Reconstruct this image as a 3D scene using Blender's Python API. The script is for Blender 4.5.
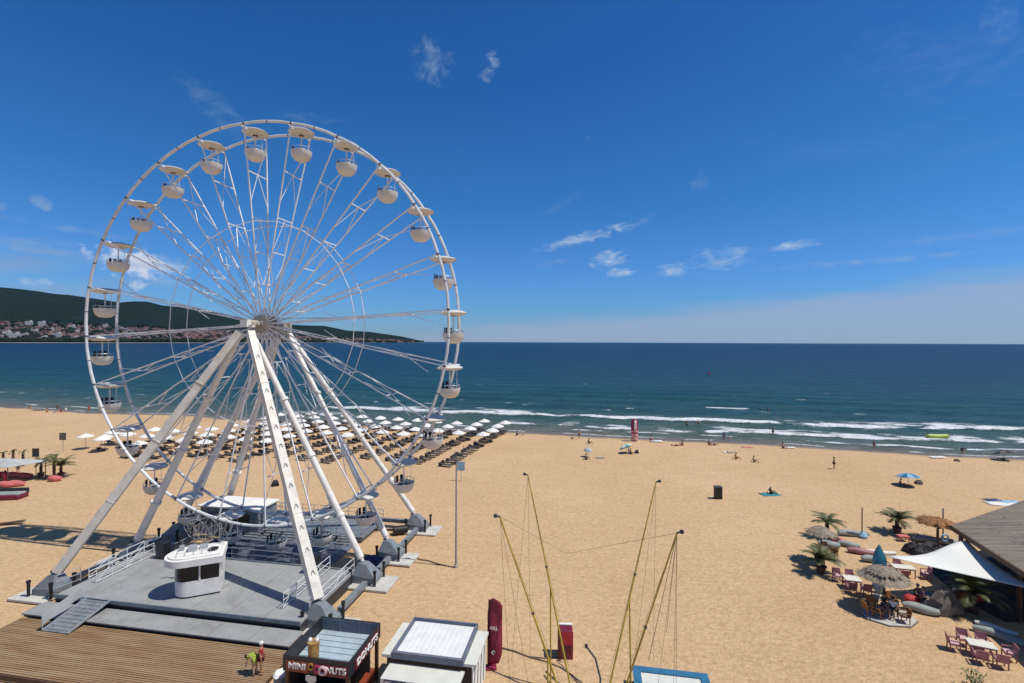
import bpy, bmesh, math, random
import numpy as np
from mathutils import Vector, Matrix
random.seed(7); RNG = np.random.default_rng(7)
R = math.radians; PI = math.pi
for o in list(bpy.data.objects): bpy.data.objects.remove(o)
S = bpy.context.scene
COL = S.collection

# ------------------------------------------------------------------ camera
FPX, CAM_H, ROLL = 480.0, 18.6, 0.0036
cam_d = bpy.data.cameras.new('camera'); cam = bpy.data.objects.new('camera', cam_d); COL.objects.link(cam)
cam_d.sensor_width = 36; cam_d.lens = 36 * FPX / 1024; cam_d.clip_end = 60000; cam_d.clip_start = 0.1
cam.matrix_world = Matrix.Translation((0, 0, CAM_H)) @ Matrix.Rotation(PI / 2, 4, 'X') @ Matrix.Rotation(ROLL, 4, 'Z')
S.camera = cam

# ------------------------------------------------------------------ sun, sky, exposure
SUNV = Vector((.50, -.115, 1)).normalized()
sun_d = bpy.data.lights.new('sun', 'SUN'); sun = bpy.data.objects.new('sun', sun_d); COL.objects.link(sun)
sun_d.energy = 4.2; sun_d.angle = R(.53); sun_d.color = (1, .96, .9)
sun.rotation_euler = SUNV.to_track_quat('Z', 'Y').to_euler(); sun.location = (0, 0, 60)
S.view_settings.view_transform = 'Standard'; S.view_settings.look = 'None'
S.view_settings.gamma = 1; S.view_settings.exposure = 0.0; S.view_settings.use_curve_mapping = False

W = bpy.data.worlds.new('World'); S.world = W; W.use_nodes = True
nt = W.node_tree; nt.nodes.clear()
def nd(t, **kw):
    n = nt.nodes.new(t)
    for k, v in kw.items(): setattr(n, k, v)
    return n
def lk(a, b): nt.links.new(a, b)
def mth(op, a, b=None, c=None, clamp=False):
    n = nd('ShaderNodeMath', operation=op); n.use_clamp = clamp
    for i, v in enumerate((a, b, c)):
        if v is None: continue
        if isinstance(v, (int, float)): n.inputs[i].default_value = v
        else: lk(v, n.inputs[i])
    return n.outputs[0]
def sstep(x, lo, hi):
    n = nd('ShaderNodeMapRange', interpolation_type='SMOOTHSTEP')
    lk(x, n.inputs['Value']); 
    for k, v in (('From Min', lo), ('From Max', hi)):
        if isinstance(v, (int, float)): n.inputs[k].default_value = v
        else: lk(v, n.inputs[k])
    return n.outputs[0]
def mixc(f, a, b):
    n = nd('ShaderNodeMix', data_type='RGBA')
    for s, v in ((n.inputs['Factor'], f), (n.inputs['A'], a), (n.inputs['B'], b)):
        if isinstance(v, (int, float, tuple)): s.default_value = v
        else: lk(v, s)
    return n.outputs['Result']
sky = nd('ShaderNodeTexSky', sky_type='NISHITA'); sky.sun_disc = False
sky.sun_elevation = math.asin(SUNV.z); sky.sun_rotation = math.atan2(SUNV.x, SUNV.y)
sky.altitude = 0; sky.air_density = 1.0; sky.dust_density = .3; sky.ozone_density = 3.0
geo = nd('ShaderNodeTexCoord'); sep = nd('ShaderNodeSeparateXYZ'); lk(geo.outputs['Generated'], sep.inputs[0])
AZ = mth('ARCTAN2', sep.outputs[0], sep.outputs[1]); EL = mth('ARCSINE', sep.outputs[2])
# polarised clear sky: the deep blue of the upper air, paler close to the horizon
rampn = nd('ShaderNodeValToRGB'); lk(mth('MULTIPLY', EL, 1.0 / 1.2), rampn.inputs[0])
rampn.color_ramp.interpolation = 'EASE'
els = rampn.color_ramp.elements
els[0].position = 0; els[0].color = (.35, .61, 1.07, 1); els[1].position = 1; els[1].color = (.36, .46, .56, 1)
for p, c in ((.10, (.29, .66, 1.14, 1)), (.25, (.198, .65, 1.07, 1)), (.46, (.160, .575, 1.05, 1)), (.56, (.17, .55, .98, 1)), (.72, (.30, .48, .68, 1))):
    e = els.new(p); e.color = c
tint = nd('ShaderNodeMix', data_type='RGBA', blend_type='MULTIPLY'); tint.inputs['Factor'].default_value = 1
lk(sky.outputs[0], tint.inputs['A']); lk(rampn.outputs[0], tint.inputs['B'])
skycol = tint.outputs['Result']
def azel(x, y):
    u = (x - 512) + ROLL * (y - 341.5); v = -((y - 341.5) - ROLL * (x - 512))
    return math.atan2(u, FPX), math.atan2(v, math.hypot(u, FPX))
STR = .10
def noise_az(sx, sy, detail=6, rough=.6, off=0.0, dist=0.0):
    c = nd('ShaderNodeCombineXYZ'); lk(mth('MULTIPLY', AZ, sx), c.inputs[0]); lk(mth('MULTIPLY', EL, sy), c.inputs[1]); c.inputs[2].default_value = off
    n = nd('ShaderNodeTexNoise'); lk(c.outputs[0], n.inputs['Vector']); n.inputs['Scale'].default_value = 1
    n.inputs['Detail'].default_value = detail; n.inputs['Roughness'].default_value = rough; n.inputs['Distortion'].default_value = dist
    return n.outputs[0]
NZ = noise_az(26, 60, 7, .62, 0, .6); NZ2 = noise_az(45, 45, 7, .6, 3.7, .3); NZF = noise_az(5, 30, 5, .55, 9.1, .2)
def cloud(x, y, wx, wy, rot, strength, col, nz, hard=.5):
    """a wisp or cumulus centred in a sky direction, wx/wy in pixels of angle"""
    global skycol
    a0, e0 = azel(x, y); k = 1 / 480.0
    da = mth('SUBTRACT', AZ, a0); de = mth('SUBTRACT', EL, e0); c, s = math.cos(rot), math.sin(rot)
    p = mth('ADD', mth('MULTIPLY', da, c), mth('MULTIPLY', de, s)); q = mth('SUBTRACT', mth('MULTIPLY', de, c), mth('MULTIPLY', da, s))
    f = math.cos(a0) ** 2
    r = mth('ADD', mth('POWER', mth('ABSOLUTE', mth('DIVIDE', p, wx * k * f)), 2.0), mth('POWER', mth('ABSOLUTE', mth('DIVIDE', q, wy * k * math.cos(a0))), 2.0))
    fall = mth('SUBTRACT', 1.0, r)
    val = mth('ADD', fall, mth('MULTIPLY', mth('SUBTRACT', nz, .5), 3.0))
    m = mth('MULTIPLY', sstep(val, .35, .35 + 1.4 * (1 - hard) + .1), strength)
    m = mth('MULTIPLY', m, sstep(r, 2.2, .9))
    skycol = mixc(m, skycol, (col[0] / STR, col[1] / STR, col[2] / STR, 1))
grey = (.30, .42, .60); white = (.62, .70, .80); haze = (.22, .36, .58)
# low veil of cirrostratus over the sea, thicker to the right
lim = mth('ADD', mth('ADD', .030, mth('MULTIPLY', mth('ADD', AZ, .1), .085)), mth('MULTIPLY', mth('SUBTRACT', NZF, .5), .05))
veil = mth('MULTIPLY', sstep(mth('SUBTRACT', lim, EL), -.012, .03), .72)
skycol = mixc(veil, skycol, (.33 / STR, .42 / STR, .60 / STR, 1))
for c in ((432, 61, 30, 24, .1, .50, grey, NZ2, .05), (489, 68, 10, 19, -.45, .75, grey, NZ, .2), (385, 60, 5, 3, 0, .0, grey, NZ, .2),
          (215, 108, 60, 20, -.6, .24, grey, NZ, .0), (310, 118, 50, 7, .05, .2, grey, NZ, .0), (940, 60, 160, 50, -.3, .10, grey, NZ, .0), (880, 150, 200, 40, -.2, .06, grey, NZF, .0), (588, 237, 70, 8, .24, .62, white, NZ, .05), (608, 260, 26, 14, .2, .72, white, NZ, .1),
          (620, 273, 20, 7, .1, .6, white, NZ, .3), (672, 270, 22, 9, 0, .5, white, NZ, .2), (555, 262, 30, 6, .1, .35, grey, NZ, .1),
          (722, 259, 48, 16, 0, .45, white, NZ, .0), (799, 245, 38, 7, .06, .6, white, NZ, .1), (860, 262, 190, 4.5, 0, .5, grey, NZ, .0),
          (700, 184, 14, 12, .5, .25, grey, NZ2, .1), (588, 138, 5, 3, 0, .3, grey, NZ2, .2), (950, 238, 110, 8, .02, .32, grey, NZ, .0), (560, 205, 50, 6, .5, .14, grey, NZ, .0), (640, 222, 34, 5, .45, .4, grey, NZ, .0),
          (43, 203, 22, 9, -.5, .5, grey, NZ2, .3), (2, 205, 12, 7, 0, .4, grey, NZ2, .3), (30, 246, 85, 10, -.05, .62, grey, NZ, .0), (90, 232, 110, 6, -.08, .35, grey, NZ, .0),
          (38, 283, 22, 8, 0, .5, white, NZ2, .4), (128, 262, 56, 21, -.2, 1.0, (.62, .70, .82), NZ2, .5), (162, 271, 50, 17, -.25, .95, (.52, .60, .76), NZF, .4),
          (137, 285, 12, 8, 0, .8, (.56, .66, .80), NZ2, .6), (182, 262, 9, 8, 0, .35, grey, NZ2, .4), (60, 280, 240, 52, 0, .75, (.27, .37, .56), NZF, .0), (1000, 20, 30, 24, .3, .2, grey, NZ2, .1)):
    if c[5] > 0: cloud(*c)
bgn = nd('ShaderNodeBackground'); lk(skycol, bgn.inputs[0]); bgn.inputs[1].default_value = STR
wo = nd('ShaderNodeOutputWorld'); lk(bgn.outputs[0], wo.inputs[0])

# ------------------------------------------------------------------ frames: ground points and the wheel's own frame
def P(x, y, z=0.0):
    """point of the plane at height z seen in direction (x, y) of the photograph"""
    u = (x - 512) + ROLL * (y - 341.5); v = (y - 341.5) - ROLL * (x - 512)
    Y = FPX * (CAM_H - z) / v; return Vector((u * Y / FPX, Y, z))
WA = .1715; WO = Vector((-21.55, 42.0, 0))
WT = Vector((math.cos(WA), -math.sin(WA), 0)); WN = Vector((math.sin(WA), math.cos(WA), 0))
def L2W(x, y, z=0.0): return WO + WT * x + WN * y + Vector((0, 0, z))
S0 = Vector((0, 98.6, 0)); SQ = Vector((.9724, -.2334, 0)); SD = Vector((.2334, .9724, 0))
SEA = -.40

# ------------------------------------------------------------------ materials
def mat(name, col, rough=.6, metal=0.0, var=0.0, scale=3.0, bump=0.0, bscale=20.0, spec=.5, col2=None, stretch=(1, 1, 1), detail=4, trans=0.0):
    m = bpy.data.materials.new(name); m.use_nodes = True; n = m.node_tree; b = n.nodes['Principled BSDF']
    b.inputs['Roughness'].default_value = rough; b.inputs['Metallic'].default_value = metal
    b.inputs['Specular IOR Level'].default_value = spec
    tc = n.nodes.new('ShaderNodeTexCoord'); mp = n.nodes.new('ShaderNodeMapping'); mp.inputs['Scale'].default_value = stretch
    n.links.new(tc.outputs['Object'], mp.inputs[0])
    c2 = col2 or tuple(max(0, c * (1 - var)) for c in col); c1 = col if col2 else tuple(min(1, c * (1 + var * .6)) for c in col)
    nz = n.nodes.new('ShaderNodeTexNoise'); nz.inputs['Scale'].default_value = scale; nz.inputs['Detail'].default_value = detail; n.links.new(mp.outputs[0], nz.inputs['Vector'])
    rp = n.nodes.new('ShaderNodeValToRGB'); rp.color_ramp.elements[0].position = .34; rp.color_ramp.elements[1].position = .66
    rp.color_ramp.elements[0].color = (*c2, 1); rp.color_ramp.elements[1].color = (*c1, 1)
    n.links.new(nz.outputs[0], rp.inputs[0]); n.links.new(rp.outputs[0], b.inputs['Base Color'])
    if bump:
        nb = n.nodes.new('ShaderNodeTexNoise'); nb.inputs['Scale'].default_value = bscale; nb.inputs['Detail'].default_value = 4; n.links.new(mp.outputs[0], nb.inputs['Vector'])
        bp = n.nodes.new('ShaderNodeBump'); bp.inputs['Strength'].default_value = bump; bp.inputs['Distance'].default_value = .05
        n.links.new(nb.outputs[0], bp.inputs['Height']); n.links.new(bp.outputs[0], b.inputs['Normal'])
    m.diffuse_color = (*col, 1)
    return m
M = {}
M['white_steel'] = mat('white_painted_steel', (.80, .77, .70), .38, var=.12, scale=1.6)
M['rim_steel'] = mat('rim_paint', (.66, .68, .68), .4, var=.12, scale=1.5)
M['spoke_steel'] = mat('spoke_paint', (.82, .82, .80), .35, var=.08)
M['worn_white'] = mat('worn_white_paint', (.74, .71, .63), .5, scale=1.7, col2=(.60, .56, .47), detail=7)
M['cream'] = mat('cream_fibreglass', (.66, .63, .57), .35, var=.08)
M['hubm'] = mat('hub_metal', (.42, .38, .29), .5, var=.3, scale=4)
M['dark_metal'] = mat('dark_metal', (.04, .04, .045), .5, var=.2)
M['black'] = mat('black_plastic', (.015, .015, .018), .5, var=.2)
M['grey_steel'] = mat('grey_steel', (.20, .225, .245), .5, var=.2, scale=3)
M['galv'] = mat('galvanised_steel', (.42, .44, .45), .4, .3, var=.15)
M['rail_white'] = mat('rail_white', (.7, .7, .68), .4, var=.1)
M['navy'] = mat('navy_seat', (.02, .03, .07), .5, var=.2)
M['pad'] = mat('bleached_board', (.55, .53, .47), .7, var=.15, scale=2)
M['concrete'] = mat('pale_concrete', (.48, .46, .41), .8, var=.15, scale=3)
M['fabric_white'] = mat('white_canvas', (.76, .74, .69), .8, var=.04)
M['fabric_sail'] = mat('sail_canvas', (.78, .77, .70), .8, var=.05, scale=.6)
M['lounger'] = mat('brown_plastic', (.055, .036, .028), .6, var=.3, scale=.9)
M['lounger_pad'] = mat('grey_sling', (.10, .085, .075), .8, var=.3, scale=.5)
M['pole_grey'] = mat('pole_grey', (.28, .28, .27), .5, var=.1)
M['wood'] = mat('deck_wood', (.34, .235, .13), .75, scale=.6, col2=(.25, .14, .065), stretch=(.5, 4.5, 1), detail=6)
M['wood_dark'] = mat('dark_wood', (.10, .05, .025), .7, var=.3, scale=4)
M['wood_orange'] = mat('orange_wood', (.32, .13, .03), .6, var=.3, scale=4)
M['roof_wood'] = mat('grey_thatch_boards', (.235, .185, .135), .85, scale=.7, col2=(.14, .108, .08), stretch=(.35, 5, 1), bump=.5, bscale=6)
M['straw'] = mat('straw_thatch', (.36, .29, .21), .9, scale=5, col2=(.2, .155, .11), bump=.6, bscale=30)
M['straw_brown'] = mat('brown_thatch', (.34, .16, .05), .9, scale=6, col2=(.18, .08, .03))
M['frond'] = mat('palm_frond', (.105, .11, .032), .55, var=.4, scale=3)
M['trunk'] = mat('palm_trunk', (.09, .06, .035), .9, var=.3, scale=8)
M['pot'] = mat('brown_pot', (.10, .045, .03), .7, var=.2)
M['pink'] = mat('faded_pink_cane', (.36, .15, .16), .6, var=.2, scale=6)
M['pink_light'] = mat('pale_pink_cushion', (.62, .42, .42), .8, var=.1)
M['table_white'] = mat('cream_tabletop', (.72, .67, .56), .5, var=.05)
M['red'] = mat('red_fabric', (.50, .03, .035), .7, var=.2, scale=3)
M['salmon'] = mat('sunbleached_red', (.62, .16, .15), .8, var=.2, scale=2)
M['maroon'] = mat('maroon_banner', (.24, .014, .045), .6, var=.15, scale=1.5)
M['maroon_panel'] = mat('maroon_panel', (.16, .012, .03), .5, var=.3, scale=3)
M['orange_panel'] = mat('brick_red_panel', (.26, .05, .02), .5, var=.35, scale=4)
M['magenta'] = mat('magenta_letter', (.55, .03, .13), .4, var=.1)
M['kiosk_black'] = mat('charcoal_paint', (.022, .022, .028), .5, var=.2)
M['kiosk_roof'] = mat('pale_blue_roof_sheet', (.40, .49, .53), .4, var=.15, scale=1.4)
M['kiosk_inner'] = mat('slate_board', (.13, .15, .19), .6, var=.15)
M['cream_roof'] = mat('cream_roof_sheet', (.66, .66, .58), .5, var=.07, scale=1.2)
M['white_roof'] = mat('white_roof_sheet', (.72, .74, .74), .4, var=.08, scale=2)
M['glass_dark'] = mat('dark_glass', (.02, .022, .025), .12, var=.1)
M['blue_pad'] = mat('blue_vinyl', (.035, .16, .28), .45, var=.15, scale=2)
M['yellow'] = mat('yellow_paint', (.50, .35, .04), .45, var=.25, scale=2)
M['rope'] = mat('grey_rope', (.12, .09, .06), .8)
M['teal'] = mat('teal_canvas', (.02, .20, .27), .7, var=.25, scale=2)
M['turq'] = mat('turquoise_canvas', (.10, .46, .46), .7, var=.1)
M['lightblue'] = mat('pale_blue_canvas', (.28, .48, .62), .7, var=.15, scale=1)
M['tube_grey'] = mat('grey_green_cushion', (.30, .33, .30), .75, var=.15, scale=2)
M['charcoal_fab'] = mat('charcoal_fabric', (.035, .03, .035), .85, var=.3, scale=2)
M['canopy_grey'] = mat('weathered_canopy', (.42, .44, .42), .8, var=.15, scale=1)
M['khaki'] = mat('khaki_canvas', (.15, .125, .10), .85, var=.25, scale=2)
M['gold'] = mat('golden_carton', (.42, .27, .08), .5, scale=7, col2=(.22, .12, .03))
M['lime'] = mat('lime_shirt', (.34, .42, .05), .7, var=.3, scale=9)
M['skin'] = mat('tanned_skin', (.42, .22, .13), .6, var=.1)
M['skin2'] = mat('pale_skin', (.55, .34, .24), .6, var=.1)
M['hair'] = mat('dark_hair', (.03, .02, .015), .7)
for nme, c in (('cloth_black', (.02, .02, .025)), ('cloth_navy', (.03, .05, .14)), ('cloth_red', (.42, .03, .04)), ('cloth_white', (.75, .75, .73)), ('cloth_purple', (.16, .05, .12)), ('cloth_teal', (.04, .22, .24)), ('cloth_grey', (.2, .2, .22)), ('cloth_orange', (.5, .18, .04)), ('cloth_blue', (.07, .17, .4))):
    M[nme] = mat(nme, c, .8, var=.1)

def tree(m): return m.node_tree, m.node_tree.nodes['Principled BSDF']
def sand_material():
    m = bpy.data.materials.new('sand'); m.use_nodes = True; n, b = tree(m)
    N, K = n.nodes.new, n.links.new
    g = N('ShaderNodeNewGeometry')
    def nz(scale, detail=5, rough=.55, st=None):
        t = N('ShaderNodeTexNoise'); t.inputs['Scale'].default_value = scale; t.inputs['Detail'].default_value = detail; t.inputs['Roughness'].default_value = rough
        if st:
            mp = N('ShaderNodeMapping'); mp.inputs['Scale'].default_value = st; mp.inputs['Rotation'].default_value = (0, 0, R(14)); K(g.outputs['Position'], mp.inputs[0]); K(mp.outputs[0], t.inputs['Vector'])
        else: K(g.outputs['Position'], t.inputs['Vector'])
        return t.outputs[0]
    r1 = N('ShaderNodeValToRGB'); K(nz(.05, 6, .6), r1.inputs[0])
    r1.color_ramp.elements[0].position = .3; r1.color_ramp.elements[0].color = (.61, .41, .228, 1); r1.color_ramp.elements[1].position = .7; r1.color_ramp.elements[1].color = (.70, .487, .288, 1)
    r2 = N('ShaderNodeValToRGB'); K(nz(2.1, 8, .72, (1, 1.6, 1)), r2.inputs[0]); r2.color_ramp.elements[0].position = .3; r2.color_ramp.elements[0].color = (.72, .68, .60, 1); r2.color_ramp.elements[1].position = .62; r2.color_ramp.elements[1].color = (1, 1, 1, 1)
    mx = N('ShaderNodeMix'); mx.data_type = 'RGBA'; mx.blend_type = 'MULTIPLY'; mx.inputs['Factor'].default_value = 1.0; K(r1.outputs[0], mx.inputs['A']); K(r2.outputs[0], mx.inputs['B'])
    # small dark litter of weed
    r3 = N('ShaderNodeValToRGB'); K(nz(2.2, 3, .5, (1, 3, 1)), r3.inputs[0]); r3.color_ramp.elements[0].position = .235; r3.color_ramp.elements[0].color = (.5, .46, .4, 1); r3.color_ramp.elements[1].position = .28; r3.color_ramp.elements[1].color = (1, 1, 1, 1)
    m2 = N('ShaderNodeMix'); m2.data_type = 'RGBA'; m2.blend_type = 'MULTIPLY'; m2.inputs['Factor'].default_value = .7; K(mx.outputs['Result'], m2.inputs['A']); K(r3.outputs[0], m2.inputs['B'])
    r4 = N('ShaderNodeValToRGB'); K(nz(.16, 7, .72, (1, 2.4, 1)), r4.inputs[0]); e4 = r4.color_ramp.elements; e4[0].position = .40; e4[0].color = (1, 1, 1, 1); e4[1].position = .60; e4[1].color = (1, 1, 1, 1)
    q4 = e4.new(.5); q4.color = (.90, .885, .85, 1); e4.new(.465).color = (1, 1, 1, 1); e4.new(.535).color = (1.0, 1.0, 1.0, 1)
    m4 = N('ShaderNodeMix'); m4.data_type = 'RGBA'; m4.blend_type = 'MULTIPLY'; m4.inputs['Factor'].default_value = .8; K(m2.outputs['Result'], m4.inputs['A']); K(r4.outputs[0], m4.inputs['B']); m2 = m4
    # wetness near the water from a vertex attribute
    at = N('ShaderNodeAttribute'); at.attribute_name = 'wet'
    m3 = N('ShaderNodeMix'); m3.data_type = 'RGBA'; K(at.outputs['Fac'], m3.inputs['Factor']); K(m2.outputs['Result'], m3.inputs['A']); m3.inputs['B'].default_value = (.17, .135, .10, 1)
    K(m3.outputs['Result'], b.inputs['Base Color'])
    mr = N('ShaderNodeMapRange'); K(at.outputs['Fac'], mr.inputs[0]); mr.inputs['To Min'].default_value = .95; mr.inputs['To Max'].default_value = .3; K(mr.outputs[0], b.inputs['Roughness'])
    b.inputs['Specular IOR Level'].default_value = .2
    ad = N('ShaderNodeMath'); ad.operation = 'ADD'; K(nz(2.6, 6, .6, (1, 1.7, 1)), ad.inputs[0])
    s2 = N('ShaderNodeMath'); s2.operation = 'MULTIPLY'; K(nz(9, 3, .5), s2.inputs[0]); s2.inputs[1].default_value = .35; K(s2.outputs[0], ad.inputs[1])
    bp = N('ShaderNodeBump'); bp.inputs['Strength'].default_value = .8; bp.inputs['Distance'].default_value = .2; K(ad.outputs[0], bp.inputs['Height']); K(bp.outputs[0], b.inputs['Normal'])
    return m
def sea_material():
    m = bpy.data.materials.new('sea_water'); m.use_nodes = True; n, b = tree(m)
    N, K = n.nodes.new, n.links.new
    g = N('ShaderNodeNewGeometry')
    a = N('ShaderNodeAttribute'); a.attribute_name = 'offshore'
    def nz(scale, detail, rough, st, off=0):
        t = N('ShaderNodeTexNoise'); t.inputs['Scale'].default_value = scale; t.inputs['Detail'].default_value = detail; t.inputs['Roughness'].default_value = rough
        mp = N('ShaderNodeMapping'); mp.inputs['Scale'].default_value = st; mp.inputs['Location'].default_value = (off, off, 0); mp.inputs['Rotation'].default_value = (0, 0, R(11)); K(g.outputs['Position'], mp.inputs[0]); K(mp.outputs[0], t.inputs['Vector']); return t.outputs[0]
    n1 = nz(.02, 5, .6, (1, 3.5, 1))
    # offshore distance on a log scale, stirred by noise
    lg = N('ShaderNodeMath'); lg.operation = 'LOGARITHM'; lg.inputs[1].default_value = 10
    pl = N('ShaderNodeMath'); pl.operation = 'MAXIMUM'; K(a.outputs['Fac'], pl.inputs[0]); pl.inputs[1].default_value = 1.5; K(pl.outputs[0], lg.inputs[0])
    sc = N('ShaderNodeMath'); sc.operation = 'MULTIPLY_ADD'; K(n1, sc.inputs[0]); sc.inputs[1].default_value = .9; sc.inputs[2].default_value = -.45
    ad = N('ShaderNodeMath'); ad.operation = 'ADD'; K(lg.outputs[0], ad.inputs[0]); K(sc.outputs[0], ad.inputs[1])
    dv = N('ShaderNodeMath'); dv.operation = 'DIVIDE'; K(ad.outputs[0], dv.inputs[0]); dv.inputs[1].default_value = 4
    rp = N('ShaderNodeValToRGB'); K(dv.outputs[0], rp.inputs[0]); e = rp.color_ramp.elements
    e[0].position = .12; e[0].color = (.16, .145, .11, 1); e[1].position = .95; e[1].color = (.003, .024, .062, 1)
    for p, c in ((.20, (.12, .14, .115, 1)), (.30, (.062, .105, .095, 1)), (.40, (.026, .078, .082, 1)), (.48, (.013, .066, .082, 1)), (.57, (.006, .044, .074, 1)), (.70, (.004, .030, .068, 1))):
        q = e.new(p); q.color = c
    fo = N('ShaderNodeAttribute'); fo.attribute_name = 'foam'
    nf = nz(.8, 9, .8, (1, 1.8, 1), 5)
    f1 = N('ShaderNodeMath'); f1.operation = 'MULTIPLY_ADD'; K(nf, f1.inputs[0]); f1.inputs[1].default_value = 1.5; f1.inputs[2].default_value = -.75
    f2 = N('ShaderNodeMath'); f2.operation = 'ADD'; K(fo.outputs['Fac'], f2.inputs[0]); K(f1.outputs[0], f2.inputs[1])
    fr = N('ShaderNodeMapRange'); fr.interpolation_type = 'SMOOTHSTEP'; K(f2.outputs[0], fr.inputs[0]); fr.inputs['From Min'].default_value = .40; fr.inputs['From Max'].default_value = .95
    mx = N('ShaderNodeMix'); mx.data_type = 'RGBA'; K(fr.outputs[0], mx.inputs['Factor'])
    st = N('ShaderNodeMapRange'); K(nz(.11, 6, .7, (1, 4.5, 1), 21), st.inputs[0]); st.inputs['From Min'].default_value = .3; st.inputs['From Max'].default_value = .7; st.inputs['To Min'].default_value = .62; st.inputs['To Max'].default_value = 1.45
    sv = N('ShaderNodeVectorMath'); sv.operation = 'SCALE'; K(rp.outputs[0], sv.inputs[0]); K(st.outputs[0], sv.inputs['Scale']); K(sv.outputs[0], mx.inputs['A']); mx.inputs['B'].default_value = (.74, .77, .78, 1)
    K(mx.outputs['Result'], b.inputs['Base Color'])
    rr = N('ShaderNodeMapRange'); K(fr.outputs[0], rr.inputs[0]); rr.inputs['To Min'].default_value = .30; rr.inputs['To Max'].default_value = .9; K(rr.outputs[0], b.inputs['Roughness'])
    b.inputs['IOR'].default_value = 1.14; b.inputs['Specular IOR Level'].default_value = .30
    # wind ripples, chop and swell
    hs = []
    for (s, st, w, off) in ((1.1, (1, 2.2, 1), .5, 0), (.28, (1, 2.6, 1), 1.6, 3), (.09, (1, 3.5, 1), 3.2, 7), (.016, (1, 4, 1), 7.0, 11)):
        q = N('ShaderNodeMath'); q.operation = 'MULTIPLY'; K(nz(s, 4, .6, st, off), q.inputs[0]); q.inputs[1].default_value = w; hs.append(q.outputs[0])
    h = hs[0]
    for q in hs[1:]:
        z = N('ShaderNodeMath'); z.operation = 'ADD'; K(h, z.inputs[0]); K(q, z.inputs[1]); h = z.outputs[0]
    bp = N('ShaderNodeBump'); bp.inputs['Strength'].default_value = .9; bp.inputs['Distance'].default_value = 1.0; K(h, bp.inputs['Height']); K(bp.outputs[0], b.inputs['Normal'])
    return m
def hill_material():
    m = bpy.data.materials.new('wooded_hills'); m.use_nodes = True; n, b = tree(m)
    N, K = n.nodes.new, n.links.new; g = N('ShaderNodeNewGeometry')
    t = N('ShaderNodeTexNoise'); t.inputs['Scale'].default_value = .006; t.inputs['Detail'].default_value = 8; t.inputs['Roughness'].default_value = .65; K(g.outputs['Position'], t.inputs['Vector'])
    rp = N('ShaderNodeValToRGB'); K(t.outputs[0], rp.inputs[0]); e = rp.color_ramp.elements
    e[0].position = .3; e[0].color = (.006, .016, .018, 1); e[1].position = .88; e[1].color = (.03, .042, .028, 1); q = e.new(.6); q.color = (.009, .021, .021, 1)  # bluish tone paints distant air haze into the woodland green
    K(rp.outputs[0], b.inputs['Base Color']); b.inputs['Roughness'].default_value = 1; b.inputs['Specular IOR Level'].default_value = 0
    return m
M['sand'] = sand_material(); M['sea'] = sea_material(); M['hills'] = hill_material()

def platform_material():
    m = bpy.data.materials.new('platform_panels'); m.use_nodes = True; n, b = tree(m)
    N, K = n.nodes.new, n.links.new; tc = N('ShaderNodeTexCoord')
    t = N('ShaderNodeTexNoise'); t.inputs['Scale'].default_value = .9; t.inputs['Detail'].default_value = 7; t.inputs['Roughness'].default_value = .65; K(tc.outputs['Object'], t.inputs['Vector'])
    rp = N('ShaderNodeValToRGB'); K(t.outputs[0], rp.inputs[0]); e = rp.color_ramp.elements
    e[0].position = .3; e[0].color = (.27, .275, .27, 1); e[1].position = .7; e[1].color = (.35, .35, .34, 1)
    t2 = N('ShaderNodeTexNoise'); t2.inputs['Scale'].default_value = .35; t2.inputs['Detail'].default_value = 9; t2.inputs['Roughness'].default_value = .75; t2.inputs['Distortion'].default_value = 1.2; K(tc.outputs['Object'], t2.inputs['Vector'])
    r2 = N('ShaderNodeValToRGB'); K(t2.outputs[0], r2.inputs[0]); r2.color_ramp.elements[0].position = .36; r2.color_ramp.elements[0].color = (.80, .78, .75, 1); r2.color_ramp.elements[1].position = .52; r2.color_ramp.elements[1].color = (1, 1, 1, 1)
    mm = N('ShaderNodeMix'); mm.data_type = 'RGBA'; mm.blend_type = 'MULTIPLY'; mm.inputs['Factor'].default_value = 1; K(rp.outputs[0], mm.inputs['A']); K(r2.outputs[0], mm.inputs['B'])
    K(mm.outputs['Result'], b.inputs['Base Color']); b.inputs['Roughness'].default_value = .6
    return m
M['plate'] = platform_material()

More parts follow.
